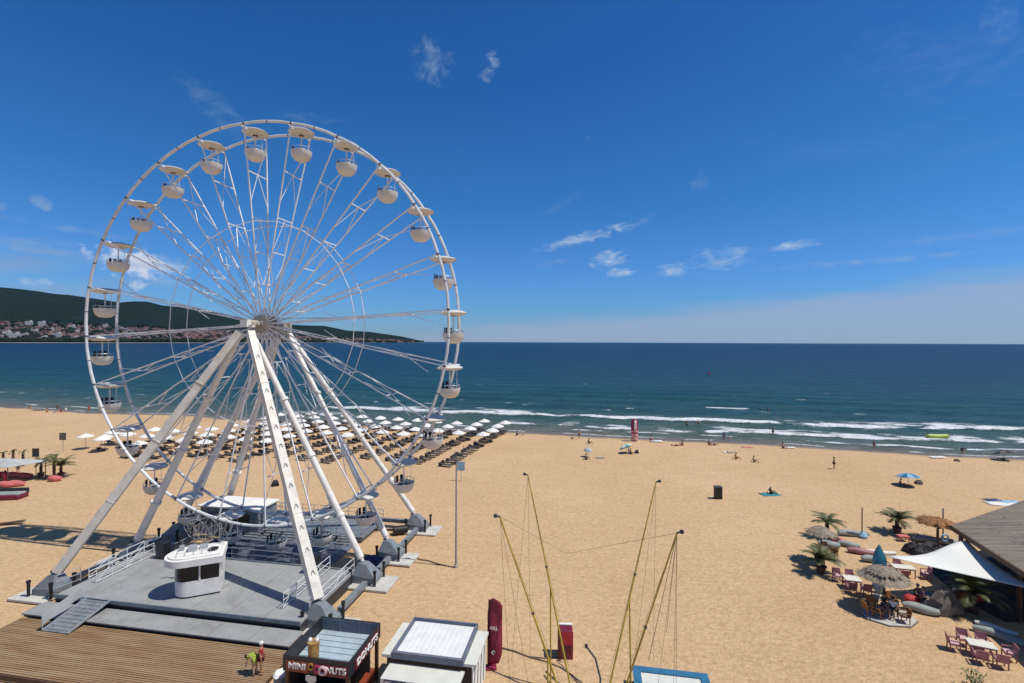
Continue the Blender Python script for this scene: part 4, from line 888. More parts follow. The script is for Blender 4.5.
# hose on the sand from flag to trampoline
pts = [P(500, 648), P(515, 652), P(530, 658), P(545, 662), P(560, 668), P(572, 676), P(590, 690)]
b = MB(); b.tube([p + Vector((0, 0, .04)) for p in pts], .045, 6); tag(b.build('power_cable', 'rope', None, True), 'dark power cable across the sand from the flag to the trampoline', 'cable')
b = MB(); b.tube([P(528, 657) + Vector((0, 0, .03)), P(545, 659) + Vector((0, 0, .03)), P(562, 658) + Vector((0, 0, .03))], .04, 6); tag(b.build('power_cable', 'rope', None, True), 'short dark cable branching off to the red cooler', 'cable')
pts = [P(x, y) + Vector((0, 0, .04)) for x, y in ((412, 556), (420, 560), (428, 561), (440, 565), (455, 568))]
b = MB(); b.tube(pts, .05, 6); tag(b.build('power_cable', 'rope', None, True), 'dark cable on the sand from the wheel foot to the lamp post', 'cable')

# lamp post
lp = thing('lamp_post', 'slim grey lamp post on the open sand right of the wheel', 'lamp post', P(456, 567))
b = MB(); b.tube([(0, 0, 0), (0, 0, 9.2)], [.085, .055], 10); b.lathe([(.18, 0), (.18, .12), (.1, .2)], 10); b.build('pole', 'pole_grey', lp, True); b = MB(); b.tube([(-.35, 0, 9.2), (.35, 0, 9.2)], .05, 6); b.box((.3, 0, 9.25), (.4, .22, .12)); b.build('lamp_head', 'dark_metal', lp)
def sign(loc, h, w, hh_, m, label, mp='pole_grey', rz=0):
    t = thing('sign_board', label, 'sign', loc, rz); b = MB(); b.tube([(0, 0, 0), (0, 0, h)], .04, 6); b.build('post', mp, t); b = MB(); b.box((0, -.06, h - hh_ / 2), (w, .05, hh_)); b.build('board', m, t); return t
sign(P(461, 481), 2.6, 1.0, 1.2, 'lightblue', 'small pale grey sign on a thin post in front of the loungers')
sign(P(63, 452), 3.2, 1.1, 1.2, 'khaki', 'small brown sign on a thin post on the empty sand at left')
sign(P(36, 478), 4.0, .9, 1.15, 'glass_dark', 'dark square sign on a yellow-brown post by the left cafe', 'gold')

# ------------------------------------------------------------------ parasols and loungers
def make_parasol():
    r = thing('beach_umbrella', '', 'umbrella'); b = MB(); n = 8; vs = []
    prof = [(.02, 2.66), (.28, 2.57), (.80, 2.36), (1.22, 2.14), (1.24, 2.05)]
    for rr, z_ in prof: vs += [(rr * math.cos(t * PI / 4 + .2) * (1), rr * math.sin(t * PI / 4 + .2), z_) for t in range(n)]
    fs = [(i * n + t, i * n + (t + 1) % n, (i + 1) * n + (t + 1) % n, (i + 1) * n + t) for i in range(4) for t in range(n)]; b.add(vs, [f[::-1] for f in fs]); b.lathe([(.05, 2.6), (.04, 2.7)], 6)
    c = b.build('canopy', 'fabric_white', r)
    b = MB(); b.tube([(0, 0, 0), (0, 0, 2.6)], .035, 6); b.build('pole', 'pole_grey', r); return r
def make_lounger():
    b = MB(); 
    b.box((.28, 0, .31), (1.3, .62, .05)); b.beam((-.36, 0, .31), (-.92, 0, .54), .62, .05, up=(0, 0, 1)); b.mi = 1
    b.box((.25, 0, .35), (1.2, .52, .03)); b.mi = 0
    for x in (-.3, .8):
        for y in (-.28, .28): b.box((x, y, .14), (.05, .05, .29))
    b.beam((-.82, 0, .1), (-.82, 0, .48), .5, .04)
    return b.build('sun_lounger', ['lounger', 'lounger_pad'])
U0 = Vector((-5.05, 84.7, 0)); UI = Vector((1.23, 4.2, 0)); UJ = Vector((-4.27, 1.55, 0))
par = None; lou = None; pst = None; nl = 0; UC = {}
rowdir = math.atan2(UI.y, UI.x)
for j in range(0, 19):
    for i in range(-12, 8):
        p = U0 + UI * i + UJ * j; dsh = (p - S0).dot(SD)
        if j == 0: p.x += .1
        near = 69.5 + (2.5 if j in (1, 2) else 0) + (4.5 if j >= 3 else 0) + (1.5 if j >= 13 else 0)
        if p.y < near or dsh > -.6 or p.x < -72: continue
        if j >= 12 and p.y > 92 - (j - 12) * 1.6 + random.uniform(-3, 2): continue
        if j >= 10 and random.random() < .12: continue
        openu = (p.y > 83.0 + .1 * j) if j < 7 else (p.y > 76 + random.uniform(-3, 3) or j > 11)
        jit = Vector((random.uniform(-.25, .25), random.uniform(-.25, .25), 0))
        if openu:
            if 'PAR0' not in globals(): PAR0 = make_parasol(); PARK = KIDS_OF(PAR0); o = PAR0
            else:
                o = PAR0.copy(); COL.objects.link(o)
                for ch in PARK: c = ch.copy(); COL.objects.link(c); c.parent = o
            o.location = p + jit; o.rotation_euler = (random.uniform(-.05, .05), random.uniform(-.05, .05), random.uniform(0, PI))
            ORD = ['first', 'second', 'third', 'fourth', 'fifth', 'sixth', 'seventh', 'eighth']; UC.setdefault(j, []).append(o)
            tag(o, 'open white beach umbrella standing in the rows of sunbeds behind the wheel', 'umbrella', 'white umbrellas in rows over the sunbeds')
        else:
            if pst is None:
                pst = thing('umbrella_pole', '', 'pole'); b = MB(); b.tube([(0, 0, 0), (0, 0, 2.1)], .035, 6); b.build('pole', 'dark_metal', pst); b = MB(); b.box((-.35, 0, .42), (.55, .4, .04)); b.box((-.35, 0, .2), (.06, .06, .4)); b.box((-.55, 0, .12), (.04, .3, .24)); b.build('side_table', 'lounger', pst); PSTK = KIDS_OF(pst); o = pst
            else:
                o = pst.copy(); COL.objects.link(o)
                for ch in PSTK: c = ch.copy(); COL.objects.link(c); c.parent = o
            o.location = p + jit
            tag(o, 'bare umbrella pole with a small dark table among the brown sunbeds', 'umbrella pole', 'bare umbrella poles among the sunbeds')
        for s_ in ((-1.0, 0.0, 1.0) if (j < 12) else (.3,)):
            if nl >= 298: continue
            q = p + UI.normalized() * (s_ * 1.35 + .4) + Vector((-1.1 + random.uniform(-.2, .2), 0, 0))
            if lou is None: lou = make_lounger(); o = lou; LC = {}
            else: o = lou.copy(); COL.objects.link(o)
            o.location = q; o.scale = (1.12, 1.1, 1.0); o.rotation_euler.z = rowdir - PI / 2 + random.uniform(-.15, .15) - .1; nl += 1
            tag(o, 'dark brown plastic sun lounger in the long rows behind the wheel', 'sun lounger', 'brown sun loungers set out in rows'); LC.setdefault(j, []).append(o)
for j_, nm_ in ((0, 'rightmost row'), (1, 'second row from the right'), (2, 'third row from the right')):
    lst = sorted(LC.get(j_, []), key=lambda o: o.location.y)
    for k_, o in enumerate(lst[:8]): o['label'] = 'dark brown sun lounger, %s from the near end of the %s' % (ORD[k_], nm_)
    for k_, o in enumerate(lst[::-1][:8]): o['label'] = 'dark brown sun lounger, %s from the sea end of the %s' % (ORD[k_], nm_)
for j_, nm_ in ((0, 'rightmost row'), (1, 'second row from the right'), (2, 'third row from the right'), (3, 'fourth row from the right')):
    for k_, o in enumerate(reversed(UC.get(j_, []))):
        if k_ < 8: o['label'] = 'open white beach umbrella, %s from the sea in the %s' % (ORD[k_], nm_)
for (x, y, lb) in ((86, 449, 'lone white beach umbrella furthest left on the open sand'), (105, 450, 'white beach umbrella just right of the lone leftmost one'), (119, 445, 'white beach umbrella third from the left end of the rows')):
    o = PAR0.copy(); COL.objects.link(o)
    for ch in PARK: c = ch.copy(); COL.objects.link(c); c.parent = o
    o.location = P(x, y); tag(o, lb, 'umbrella', 'white umbrellas in rows over the sunbeds')

# ------------------------------------------------------------------ palms, thatch, furniture
def make_palm(name, label, loc, h_trunk, fl_, nf, potted=True, seed=0, group=None):
    rnd = random.Random(seed); t = thing(name, label, 'palm tree', loc, rnd.uniform(0, 6), group); z0 = .5 if potted else 0
    if potted: b = MB(); b.lathe([(.26, 0), (.36, .5), (.41, .52), (.41, .6), (.33, .6), (.3, .5)], 14); b.build('pot', 'pot', t, True)
    b = MB(); n = 6; b.tube([(0, 0, z0), (.02, 0, z0 + h_trunk * .5), (0, .03, z0 + h_trunk)], [.15, .17, .12], 9)
    for i in range(5): b.lathe([(.15, 0), (.21, .06), (.14, .1)], 9, (0, 0, z0 + h_trunk * i / 5))
    b.build('trunk', 'trunk', t)
    b = MB()
    for f in range(nf):
        az = f * 2.4 + rnd.uniform(-.2, .2); el = rnd.uniform(.25, 1.15) if f % 3 else rnd.uniform(.9, 1.45); L_ = fl_ * rnd.uniform(.8, 1.1)
        pts = []; p = Vector((0, 0, z0 + h_trunk)); e = el; ns = 11
        for s in range(ns + 1):
            pts.append(p.copy()); p = p + Vector((math.cos(az) * math.cos(e), math.sin(az) * math.cos(e), math.sin(e))) * (L_ / ns); e -= (.085 + .08 * s / ns) * (1.2 if el > .8 else 1)
        b.tube(pts, [.025 * (1 - .7 * s / ns) for s in range(ns + 1)], 4)
        side = Vector((-math.sin(az), math.cos(az), 0))
        for s in range(1, ns * 3):
            tt = s / (ns * 3); k = min(ns - 1, int(tt * ns)); fr = tt * ns - k; c = pts[k].lerp(pts[k + 1], fr); d = (pts[k + 1] - pts[k]).normalized()
            ll = fl_ * .34 * math.sin(PI * min(1, .12 + tt * .88)) ** .7 * rnd.uniform(.8, 1.1)
            for sg in (-1, 1):
                tip = c + (side * sg * .85 + d * .75 + Vector((0, 0, -.18 + rnd.uniform(-.12, .12)))).normalized() * ll; w_ = d * .035
                b.add([c - w_, c + w_, tip], [(0, 1, 2)])
    b.build('crown', 'frond', t); return t
make_palm('potted_palm', 'potted palm nearest the front of the left group of palms, below the small thatched umbrella', P(821, 573), .55, 1.75, 17, seed=1)
make_palm('potted_palm', 'potted palm rising behind the small thatched umbrella', P(827, 538), .9, 1.7, 15, seed=2)
make_palm('potted_palm', 'potted palm standing alone on open sand beyond the teal umbrella', P(897, 533), .75, 1.9, 18, seed=3)
make_palm('potted_palm', 'big potted palm beside the nearest pink table set', P(973, 613), .9, 2.0, 22, seed=4)
make_palm('potted_palm', 'large potted palm at the left cafe beside pink bean bag', P(61, 477), 1.0, 2.3, 15, seed=5)
make_palm('potted_palm', 'smaller potted palm just right of the dark sign at the left cafe', P(41, 477), 1.3, 1.7, 11, seed=6)
make_palm('young_palm', 'thin young palm between the two potted palms at the left cafe', P(54, 479), 2.6, 1.4, 9, False, seed=7)
for i, (x, y, s) in enumerate(((13, 466, 3), (23, 466, 3), (3, 467, 3))):
    make_palm('young_palm', ('thin young palm tree sticking up behind the middle of the left cafe canopy', 'thin young palm tree behind the right end of the left cafe canopy', 'thin young palm tree at the photo edge behind the left cafe canopy')[i], P(x, y), 2.0, .8, 6, False, seed=20 + i)
t = thing('small_shrub', 'small yellow-green shrub at the bottom edge below the pink table set', 'shrub', P(975, 690)); b = MB(); rnd = random.Random(3)
for i in range(90):
    a_ = rnd.uniform(0, 6.28); r_ = rnd.uniform(.05, .6); z_ = rnd.uniform(.15, .95); c = Vector((r_ * math.cos(a_), r_ * math.sin(a_), z_)); d = Vector((rnd.uniform(-1, 1), rnd.uniform(-1, 1), rnd.uniform(-.3, .8))).normalized() * .14; e = d.cross(Vector((0, 0, 1))).normalized() * .05
    b.add([c, c + d + e, c + d * 2, c + d - e], [(0, 1, 2, 3)])
M['shrub'] = mat('shrub_leaf', (.14, .15, .03), .6, var=.3); b.build('leaves', 'shrub', t); b = MB()
for a_ in range(7): b.tube([(0, 0, 0), (.4 * math.cos(a_), .4 * math.sin(a_), .8)], .015, 4)
b.build('stems', 'trunk', t)

def thatch_umbrella(label, loc, r, h, m='straw', two=False, seed=0, spiky=False):
    t = thing('thatched_umbrella', label, 'umbrella', loc); rnd = random.Random(seed); b = MB(); n = 34
    for (rr, zz, hh_) in (((r, h, .55),) if not two else ((r, h, .5), (r * .62, h + .42, .38))):
        vs = []; 
        rings = [(.05, hh_), (rr * .45, hh_ * .72), (rr * .8, hh_ * .33), (rr, 0)]
        wv = [1 + rnd.uniform(-.1, .08) * (2.6 if spiky else 1) for _ in range(n)]
        for k, (a_, z_) in enumerate(rings): vs += [(a_ * (1 + (wv[i] - 1) * k / 3) * math.cos(i * 2 * PI / n), a_ * (1 + (wv[i] - 1) * k / 3) * math.sin(i * 2 * PI / n), zz + z_ - (.12 * abs(wv[i] - 1) * 5 if k == 3 else 0) + rnd.uniform(-.02, .02)) for i in range(n)]
        b.add(vs, [((k + 1) * n + i, (k + 1) * n + (i + 1) % n, k * n + (i + 1) % n, k * n + i) for k in range(3) for i in range(n)])
        for i in range(150):
            a_ = rnd.uniform(0, 2 * PI); q = rr * rnd.uniform(.75, 1.0); z_ = zz + hh_ * .33 * (1 - (q / rr)) ; ln = rnd.uniform(.2, .42) * (1.7 if spiky else 1)
            c = Vector((q * math.cos(a_), q * math.sin(a_), z_ + .04)); o = Vector((math.cos(a_), math.sin(a_), -.45 if not spiky else rnd.uniform(-.5, .5))).normalized() * ln; e = Vector((-math.sin(a_), math.cos(a_), 0)) * .05
            b.add([c - e, c + e, c + o], [(0, 1, 2)])
    b.build('canopy', m, t); b = MB(); b.tube([(0, 0, 0), (0, 0, h + .55 + (.3 if two else 0))], .06, 8); b.build('pole', 'wood_dark', t); return t
thatch_umbrella('weathered straw umbrella with bleached top among the two left potted palms', P(821, 562), 1.1, 2.5, seed=4)
thatch_umbrella('double tiered straw umbrella over the wooden chairs beside the teal umbrella', P(884, 611), 1.5, 2.35, two=True, seed=2)
thatch_umbrella('ragged rusty brown straw umbrella by the corner of the wooden roof', P(937, 541), 1.5, 1.7, 'straw_brown', seed=3, spiky=True)

# platform under big straw umbrella
o8 = thing('octagonal_deck', 'pale octagonal board deck under the tiered straw umbrella', 'deck', P(888, 617)); b = MB(); b.prism([(1.7 * math.cos(i * PI / 4 + .3), 1.3 * math.sin(i * PI / 4 + .3)) for i in range(8)], 0, .12); b.build('boards', 'roof_wood' if False else 'concrete', o8)
b = MB(); b.prism([(1.75 * math.cos(i * PI / 4 + .3), 1.35 * math.sin(i * PI / 4 + .3)) for i in range(8)], 0, .06); b.build('rim', 'khaki', o8)

def make_chair(name, label, loc, rz, m='pink', cush='pink_light', group=None):
    t = thing(name, label, 'chair', loc, rz, group)
    b = MB(); b.box((0, 0, .43), (.56, .54, .06), bev=.015); b.build('seat', m, t); b = MB(); b.box((0, 0, .485), (.48, .46, .05)); b.build('cushion', cush, t)
    b = MB(); b.beam((0, .25, .45), (0, .33, .9), .56, .05, up=(0, 1, 0)); b.build('backrest', m, t)
    for s in (-1, 1):
        b = MB(); b.box((s * .28, .02, .66), (.06, .5, .05)); b.box((s * .28, -.2, .55), (.05, .05, .2)); b.build('armrest', m, t)
        for y in (-.23, .23): b = MB(); b.box((s * .25, y, .2), (.05, .05, .4)); b.build('leg', m, t)
    return t
def make_table(name, label, loc, rz, top='table_white', leg='pink', sx=1.2, sy=.8, h=.74):
    t = thing(name, label, 'table', loc, rz); b = MB(); b.box((0, 0, h), (sx, sy, .05), bev=.012); b.build('tabletop', top, t); b = MB(); b.box((0, 0, h - .07), (sx - .1, sy - .1, .08)); b.build('apron', leg, t)
    for a_ in (-1, 1):
        for c in (-1, 1): b = MB(); b.box((a_ * (sx / 2 - .08), c * (sy / 2 - .08), (h - .1) / 2), (.06, .06, h - .1)); b.build('leg', leg, t)
    return t
TL = 'pink table set at left beside the thatched umbrella'
def set_around(center, rz, desc, spots, top='table_white', sx=1.3, sy=.8):
    make_table('dining_table', 'cream topped table of the ' + desc, center, rz, top, sx=sx, sy=sy)
    for (x, y, a_, nm) in spots:
        c, s = math.cos(rz), math.sin(rz); make_chair('cane_chair', 'pink armchair, %s, %s' % (nm, desc), center + Vector((x * c - y * s, x * s + y * c, 0)), rz + a_)
set_around(P(981, 656), -.42, 'table set nearest the big palm', [(-.5, .85, 0, 'sea side left'), (.4, .85, 0, 'sea side right'), (-.35, -.85, PI, 'near side left'), (.55, -.85, PI, 'near side right'), (-1.25, .05, PI / 2, 'lone one at the left end'), (1.35, .25, -PI / 2, 'lone one at the right end')])
set_around(P(852, 588), -.25, 'small table set beside the left palms', [(-.65, .9, 0, 'sea side left'), (.25, .9, 0, 'sea side right'), (-.35, -.8, PI, 'near side left'), (.6, -.8, PI, 'near side right')], 'table_white', 1.1, .9)
set_around(P(903, 576), -.22, 'table set right of the teal umbrella', [(-.9, .8, 0, 'sea side left'), (.1, .8, 0, 'sea side right'), (-.4, -.8, PI, 'near side one'), (1.5, -.1, -PI / 2, 'lone one at the right end')], 'table_white', 1.5, .8)
make_table('small_table', 'small bright red-orange table in front of the lone potted palm', P(903, 541), -.1, 'salmon', 'salmon', .9, .6, .5)

CH = [(872, 607, 2.2), (878, 617, .6), (893, 614, -.8), (904, 622, -1.9), (868, 614, 1.6), (890, 606, 0)]
for i, (x, y, a_) in enumerate(CH):
    make_chair('wooden_chair', ('orange-brown wooden chair at the left back under the tiered straw umbrella', 'orange-brown wooden chair at the near left under the tiered straw umbrella', 'dark-cushioned wooden chair in the middle under the tiered straw umbrella', 'yellow-brown wooden chair at the right end of the octagonal deck', 'orange-brown wooden chair at the far left of the octagonal deck', 'wooden chair at the back right of the pole of the tiered straw umbrella')[i], P(x, y, .12), a_, 'wood_orange', 'khaki')
for i, (x, y, a_) in enumerate(((820, 566, .5), (833, 560, -1.0), (826, 553, 0))):
    make_chair('wooden_chair', ('dark wooden chair in front of the pole of the small thatched umbrella', 'orange-brown wooden chair right of the small thatched umbrella pole', 'brown wooden chair behind the small thatched umbrella pole')[i], P(x, y), a_, ('wood_dark', 'wood_orange', 'wood_dark')[i], 'khaki')

# closed teal umbrella
cu_ = thing('closed_umbrella', 'closed teal and blue-grey umbrella standing between the pink tables', 'umbrella', P(879, 598)); b = MB(); b.lathe([(.34, 1.35), (.42, 1.5), (.42, 2.4), (.40, 2.8), (.3, 3.3), (.06, 3.85)], 12, wob=.15, seed=3); b.build('canopy_top', 'teal', cu_, True)
b = MB(); b.lathe([(.30, .55), (.38, .7), (.36, 1.45)], 12, wob=.12, seed=5); b.build('canopy_skirt', 'kiosk_roof', cu_, True); b = MB(); b.tube([(0, 0, 0), (0, 0, 3.9)], .05, 8); b.build('pole', 'pole_grey', cu_)
b = MB(); b.box((0, 0, .06), (.7, .7, .12), bev=.02); b.build('base', 'concrete', cu_)

def bolster(label, x, y, ln, r, rz, m='tube_grey', name='bean_bag', cat='bean bag', z=0):
    r *= .82; ln *= .9
    b = MB(); n = 10; pts = []; rs = []
    for i in range(n + 1): t = i / n; pts.append((ln * (t - .5), .05 * math.sin(t * 5), r * .85 + .05 * math.sin(t * 7))); rs.append(r * max(.25, math.sin(PI * (.08 + .84 * t)) ** .45))
    b.tube(pts, rs, 14); o = b.build(name, m, None, True, P(x, y), rz); o.scale.z = .8; return tag(o, label, cat)
bolster('long grey-teal lounge cushion behind the pole beyond the left palms', 853, 536, 3.0, .48, -.08, 'teal' if False else 'tube_grey')
bolster('grey-white striped cushion right of the small thatched umbrella', 829, 547, 1.9, .48, -.2)
bolster('dark grey cushion right of the salmon red one', 849, 547, 1.8, .42, -.5)
bolster('salmon red bean bag between the two grey ones', 839, 543, 1.3, .42, -.3, 'salmon')
bolster('dull red lounge cushion near the closed teal umbrella', 861, 554, 2.2, .42, -.35, 'pink')
bolster('grey-brown bolster left of the closed teal umbrella', 873, 562, 1.9, .45, -.1)
bolster('white lounge mat behind the closed teal umbrella', 878, 554, 3.2, .28, -.1, 'fabric_white')
bolster('long grey tube cushion left of the wooden roof corner', 929, 542, 2.8, .46, -.15)
bolster('grey tube cushion tucked against the corner of the wooden roof', 951, 545, 2.6, .46, -.2)
bolster('grey-blue rubber tube boat at the right edge below the sail', 1004, 640, 3.2, .38, -.8)
bolster('white padded tube lying beyond the grey-blue tube boat', 996, 630, 2.2, .25, -.75, 'fabric_white')
bolster('pale grey bean bag below the sail beside the red cushion', 921, 612, 2.2, .45, -.5)
bolster('red bean bag in front of the khaki tent', 913, 603, 1.2, .5, .3, 'red')
bolster('bright red bean bag in the shade below the sail', 968, 600, 1.7, .5, -.6, 'red')
bolster('maroon cushion at the right of the khaki tent', 958, 606, 1.0, .4, -.4, 'salmon')
bolster('salmon pink bean bag in front of the two left cafe palms', 55, 481, 1.6, .6, .2, 'salmon')
for i, (x, y) in enumerate(((4, 477), (15, 477), (24, 478), (6, 487), (16, 486))):
    bolster(('bright red bean bag at the photo edge under the left cafe canopy', 'red bean bag in the middle under the left cafe canopy', 'salmon bean bag at the open right end of the left cafe', 'pink-red bean bag behind the dark cushioned lounge at the left edge', 'salmon bean bag near the end of the dark cushioned lounge')[i], x, y, 2.2, .6, .1, ('red', 'salmon', 'salmon', 'salmon', 'salmon')[i])
for i, (x, y, s) in enumerate(((915, 553, 1.0), (922, 556, 1.1), (931, 552, 1.2), (938, 556, .9))):
    heap('lounge_chair', ('dark fabric lounge chair, leftmost of four beyond the sail tip', 'dark fabric lounge chair, second from left beyond the sail tip', 'dark fabric lounge chair, third from left beyond the sail tip', 'dark fabric lounge chair, rightmost of four beyond the sail tip')[i], 'lounge chair', P(x, y), .75 * s, .85, 'charcoal_fab', 10 + i, 1.1, .9)
heap('folded_tent', 'khaki grey folded tent canvas in front of the sail', 'tent', P(945, 611), .95, 1.3, 'khaki', 31, 1.3, .8)
heap('folded_tent', 'slate grey canvas bundle left of the khaki tent', 'canvas', P(933, 605), .8, .8, 'kiosk_inner', 32, 1.2, .9)
b = MB(); b.box((0, 0, .35), (1.0, .5, .7), bev=.05); tag(b.build('cool_box', 'fabric_white', None, False, P(962, 597), -.5), 'white cool box behind the bright red bean bag', 'cool box')
# pole with blue bag
pb = thing('marker_pole', 'thin dark pole beyond the left palms with pale blue bag at foot', 'pole', P(862, 538)); b = MB(); b.tube([(0, 0, 0), (0, 0, 2.9)], .05, 6); b.build('pole', 'dark_metal', pb); b = MB(); b.lathe([(.35, 0), (.4, .25), (.2, .5)], 10, (.1, 0, 0)); b.build('weight_bag', 'lightblue', pb, True)
pb = thing('marker_pole', 'dark wooden post behind the sail with green and white float', 'pole', P(938, 556)); b = MB(); b.tube([(0, 0, 0), (0, 0, 2.6)], .07, 6); b.build('pole', 'wood_dark', pb)
b = MB(); b.tube([(.6 + .28 * math.cos(t), 0, 1.6 + .28 * math.sin(t)) for t in np.linspace(0, 6.28, 14)[:-1]], .07, 6, closed=True); b.build('life_ring', 'lightblue', pb, True)
pb = thing('marker_pole', 'grey post standing up through the ragged brown straw umbrella', 'pole', P(943, 540)); b = MB(); b.tube([(0, 0, 0), (0, 0, 3.0)], .06, 6); b.build('pole', 'pole_grey', pb)

# beach bar roof and sail
bar = thing('beach_bar', 'open beach bar under a broad grey boarded roof at right', 'beach bar', (0, 0, 0))
rp_ = [Vector((35.1, 38.3, 4.0)), Vector((50.6, 45.6, 4.3)), Vector((53, 26, 4.3)), Vector((31.0, 25.2, 4.0))]
b = MB(); b.add([p for p in rp_] + [p - Vector((0, 0, .22)) for p in rp_], [(3, 2, 1, 0), (4, 5, 6, 7), (0, 1, 5, 4), (1, 2, 6, 5), (2, 3, 7, 6), (3, 0, 4, 7)])
def lat(u, v): return rp_[0].lerp(rp_[1], u).lerp(rp_[3].lerp(rp_[2], u), v)
rf = b.build('roof', 'roof_wood', bar)
b = MB(); rnd = random.Random(5)
for i in range(84):
    v = (i + .5) / 84; u = 0
    while u < 1:
        l = min(rnd.uniform(.14, .3), 1 - u); b.beam(lat(u, v) + Vector((0, 0, .025 + rnd.uniform(0, .03))), lat(u + l - .002, v) + Vector((0, 0, .025 + rnd.uniform(0, .012))), .19, .03); u += l
b.build('roof_boards', 'roof_wood', rf)
b = MB(); b.beam(rp_[0] + Vector((-.05, 0, -.1)), rp_[3] + Vector((-.05, 0, -.1)), .14, .34); b.build('eaves_beam', 'wood_dark', rf)
for u in (.04, .5, .95):
    for v in (.05, .5, .95): p = lat(u, v); b = MB(); b.box((p.x, p.y, 1.9), (.2, .2, 3.7)); b.build('post', 'wood_dark', bar)
b = MB(); b.box((42, 36, .6), (5, .8, 1.2), -.3); b.build('counter', 'wood_dark', bar)
sl = thing('shade_sail', 'cream white shade sail stretched from the teal umbrella to the bar', 'shade sail', (0, 0, 0))
A_, B_, C_ = P(885, 556, 2.75), P(967, 540, 3.6), P(1046, 592, 2.9); b = MB(); n = 14; vs = []; ix = {}
ctr = (A_ + B_ + C_) / 3
for i in range(n + 1):
    for j in range(n + 1 - i):
        a1, b1 = i / n, j / n; c1 = 1 - a1 - b1; p = A_ * a1 + B_ * b1 + C_ * c1
        inw = (4 * a1 * b1 + 4 * b1 * c1 + 4 * a1 * c1); edge = max(4 * a1 * b1 * (1 - c1) ** 6, 4 * b1 * c1 * (1 - a1) ** 6, 4 * a1 * c1 * (1 - b1) ** 6)
        p = p + (ctr - p) * .16 * edge; p.z -= .55 * inw * .35 - .25 * math.sin(a1 * 6) * b1; ix[i, j] = len(vs); vs.append(p)
fs = []
for i in range(n):
    for j in range(n - i):
        fs.append((ix[i, j], ix[i + 1, j], ix[i, j + 1]))
        if j < n - i - 1: fs.append((ix[i + 1, j], ix[i + 1, j + 1], ix[i, j + 1]))
b.add(vs, fs); so = b.build('canvas', 'fabric_sail', sl, True); md = so.modifiers.new('thick', 'SOLIDIFY'); md.thickness = .02
for q_ in (A_, B_, C_): b = MB(); b.tube([(q_.x, q_.y, 0), q_], .05, 6); b.build('post', 'pole_grey', sl)
for i, (x, y, a_) in enumerate(((985, 578, .3), (1003, 568, 1.0), (1015, 600, 2.0), (992, 590, -.5))):
    make_chair('cane_chair', ('orange-brown chair in the gap between sail and bar roof, nearest the sail', 'orange-brown chair under the edge of the bar roof', 'dark chair in deep shade under the right end of the sail', 'dark chair in deep shade under the middle of the sail')[i], P(x, y), a_, 'wood_orange' if i < 2 else 'wood_dark', 'khaki')
M['shade_paint'] = mat('dark_ground_shade', (.05, .042, .036), .9, var=.4, scale=1.5)
b = MB(); q = [P(928, 569), P(1060, 545), P(1100, 625), P(1005, 622), P(960, 598)]; b.add([(p.x, p.y, .08) for p in q] + [(p.x, p.y, 0) for p in q], [(4, 3, 2, 1, 0), (5, 6, 7, 8, 9)] + [(i, (i + 1) % 5, 5 + (i + 1) % 5, 5 + i) for i in range(5)]); tag(b.build('bar_shade_sheet', 'shade_paint'), 'dark ground sheet painting the shade under the sail and bar', 'shade sheet')  # thin sheet whose dark colour paints the shade under sail and bar

# left cafe
cf = thing('cafe_canopy', 'weathered grey-green cafe canopy at the left photo edge', 'canopy', P(0, 482)); b = MB()
b.add([(-8, -2.4, 2.5), (3.2, -2.0, 2.45), (5.0, 1.9, 2.4), (-8, 2.4, 2.5), (-3, 0, 3.2), (.9, 0, 3.1)], [(0, 1, 5, 4), (1, 2, 5), (2, 3, 4, 5), (3, 0, 4)]); cc = b.build('canvas', 'canopy_grey', cf); md = cc.modifiers.new('t', 'SOLIDIFY'); md.thickness = .03
for x, y in ((2.9, -1.8), (4.4, 1.6), (-3, -2.1), (-3, 2.1)): b = MB(); b.tube([(x, y, 0), (x, y, 2.5)], .05, 6); b.build('post', 'wood_dark', cf)
ls = thing('cushioned_lounge', 'long dark red and grey cushioned lounge at left photo edge', 'lounge bed', P(-2, 499), .12); b = MB(); b.box((0, 0, .28), (5.4, 1.5, .5), bev=.1); b.build('frame', 'maroon_panel', ls); b = MB(); b.box((0, .1, .6), (5.0, 1.2, .16), bev=.06); b.build('cushion', 'tube_grey', ls); b = MB(); b.box((0, .75, .75), (5.3, .22, .6), bev=.05); b.build('backrest', 'charcoal_fab', ls)
b = MB(); b.lathe([(.12, 0), (.2, 1.0), (.3, 1.5), (.05, 2.0)], 10, wob=.2); tag(b.build('closed_umbrella', 'maroon', None, True, P(5, 486)), 'closed maroon umbrella among the red bean bags at left', 'umbrella')
b = MB(); b.beam((0, 0, .12), (2.6, .6, .3), .5, .1); b.beam((.2, .1, 0), (.6, .2, .12), .4, .1); tag(b.build('driftwood_board', 'wood_dark', None, False, P(-8, 526)), 'dark board lying on the sand at the left photo edge', 'board')

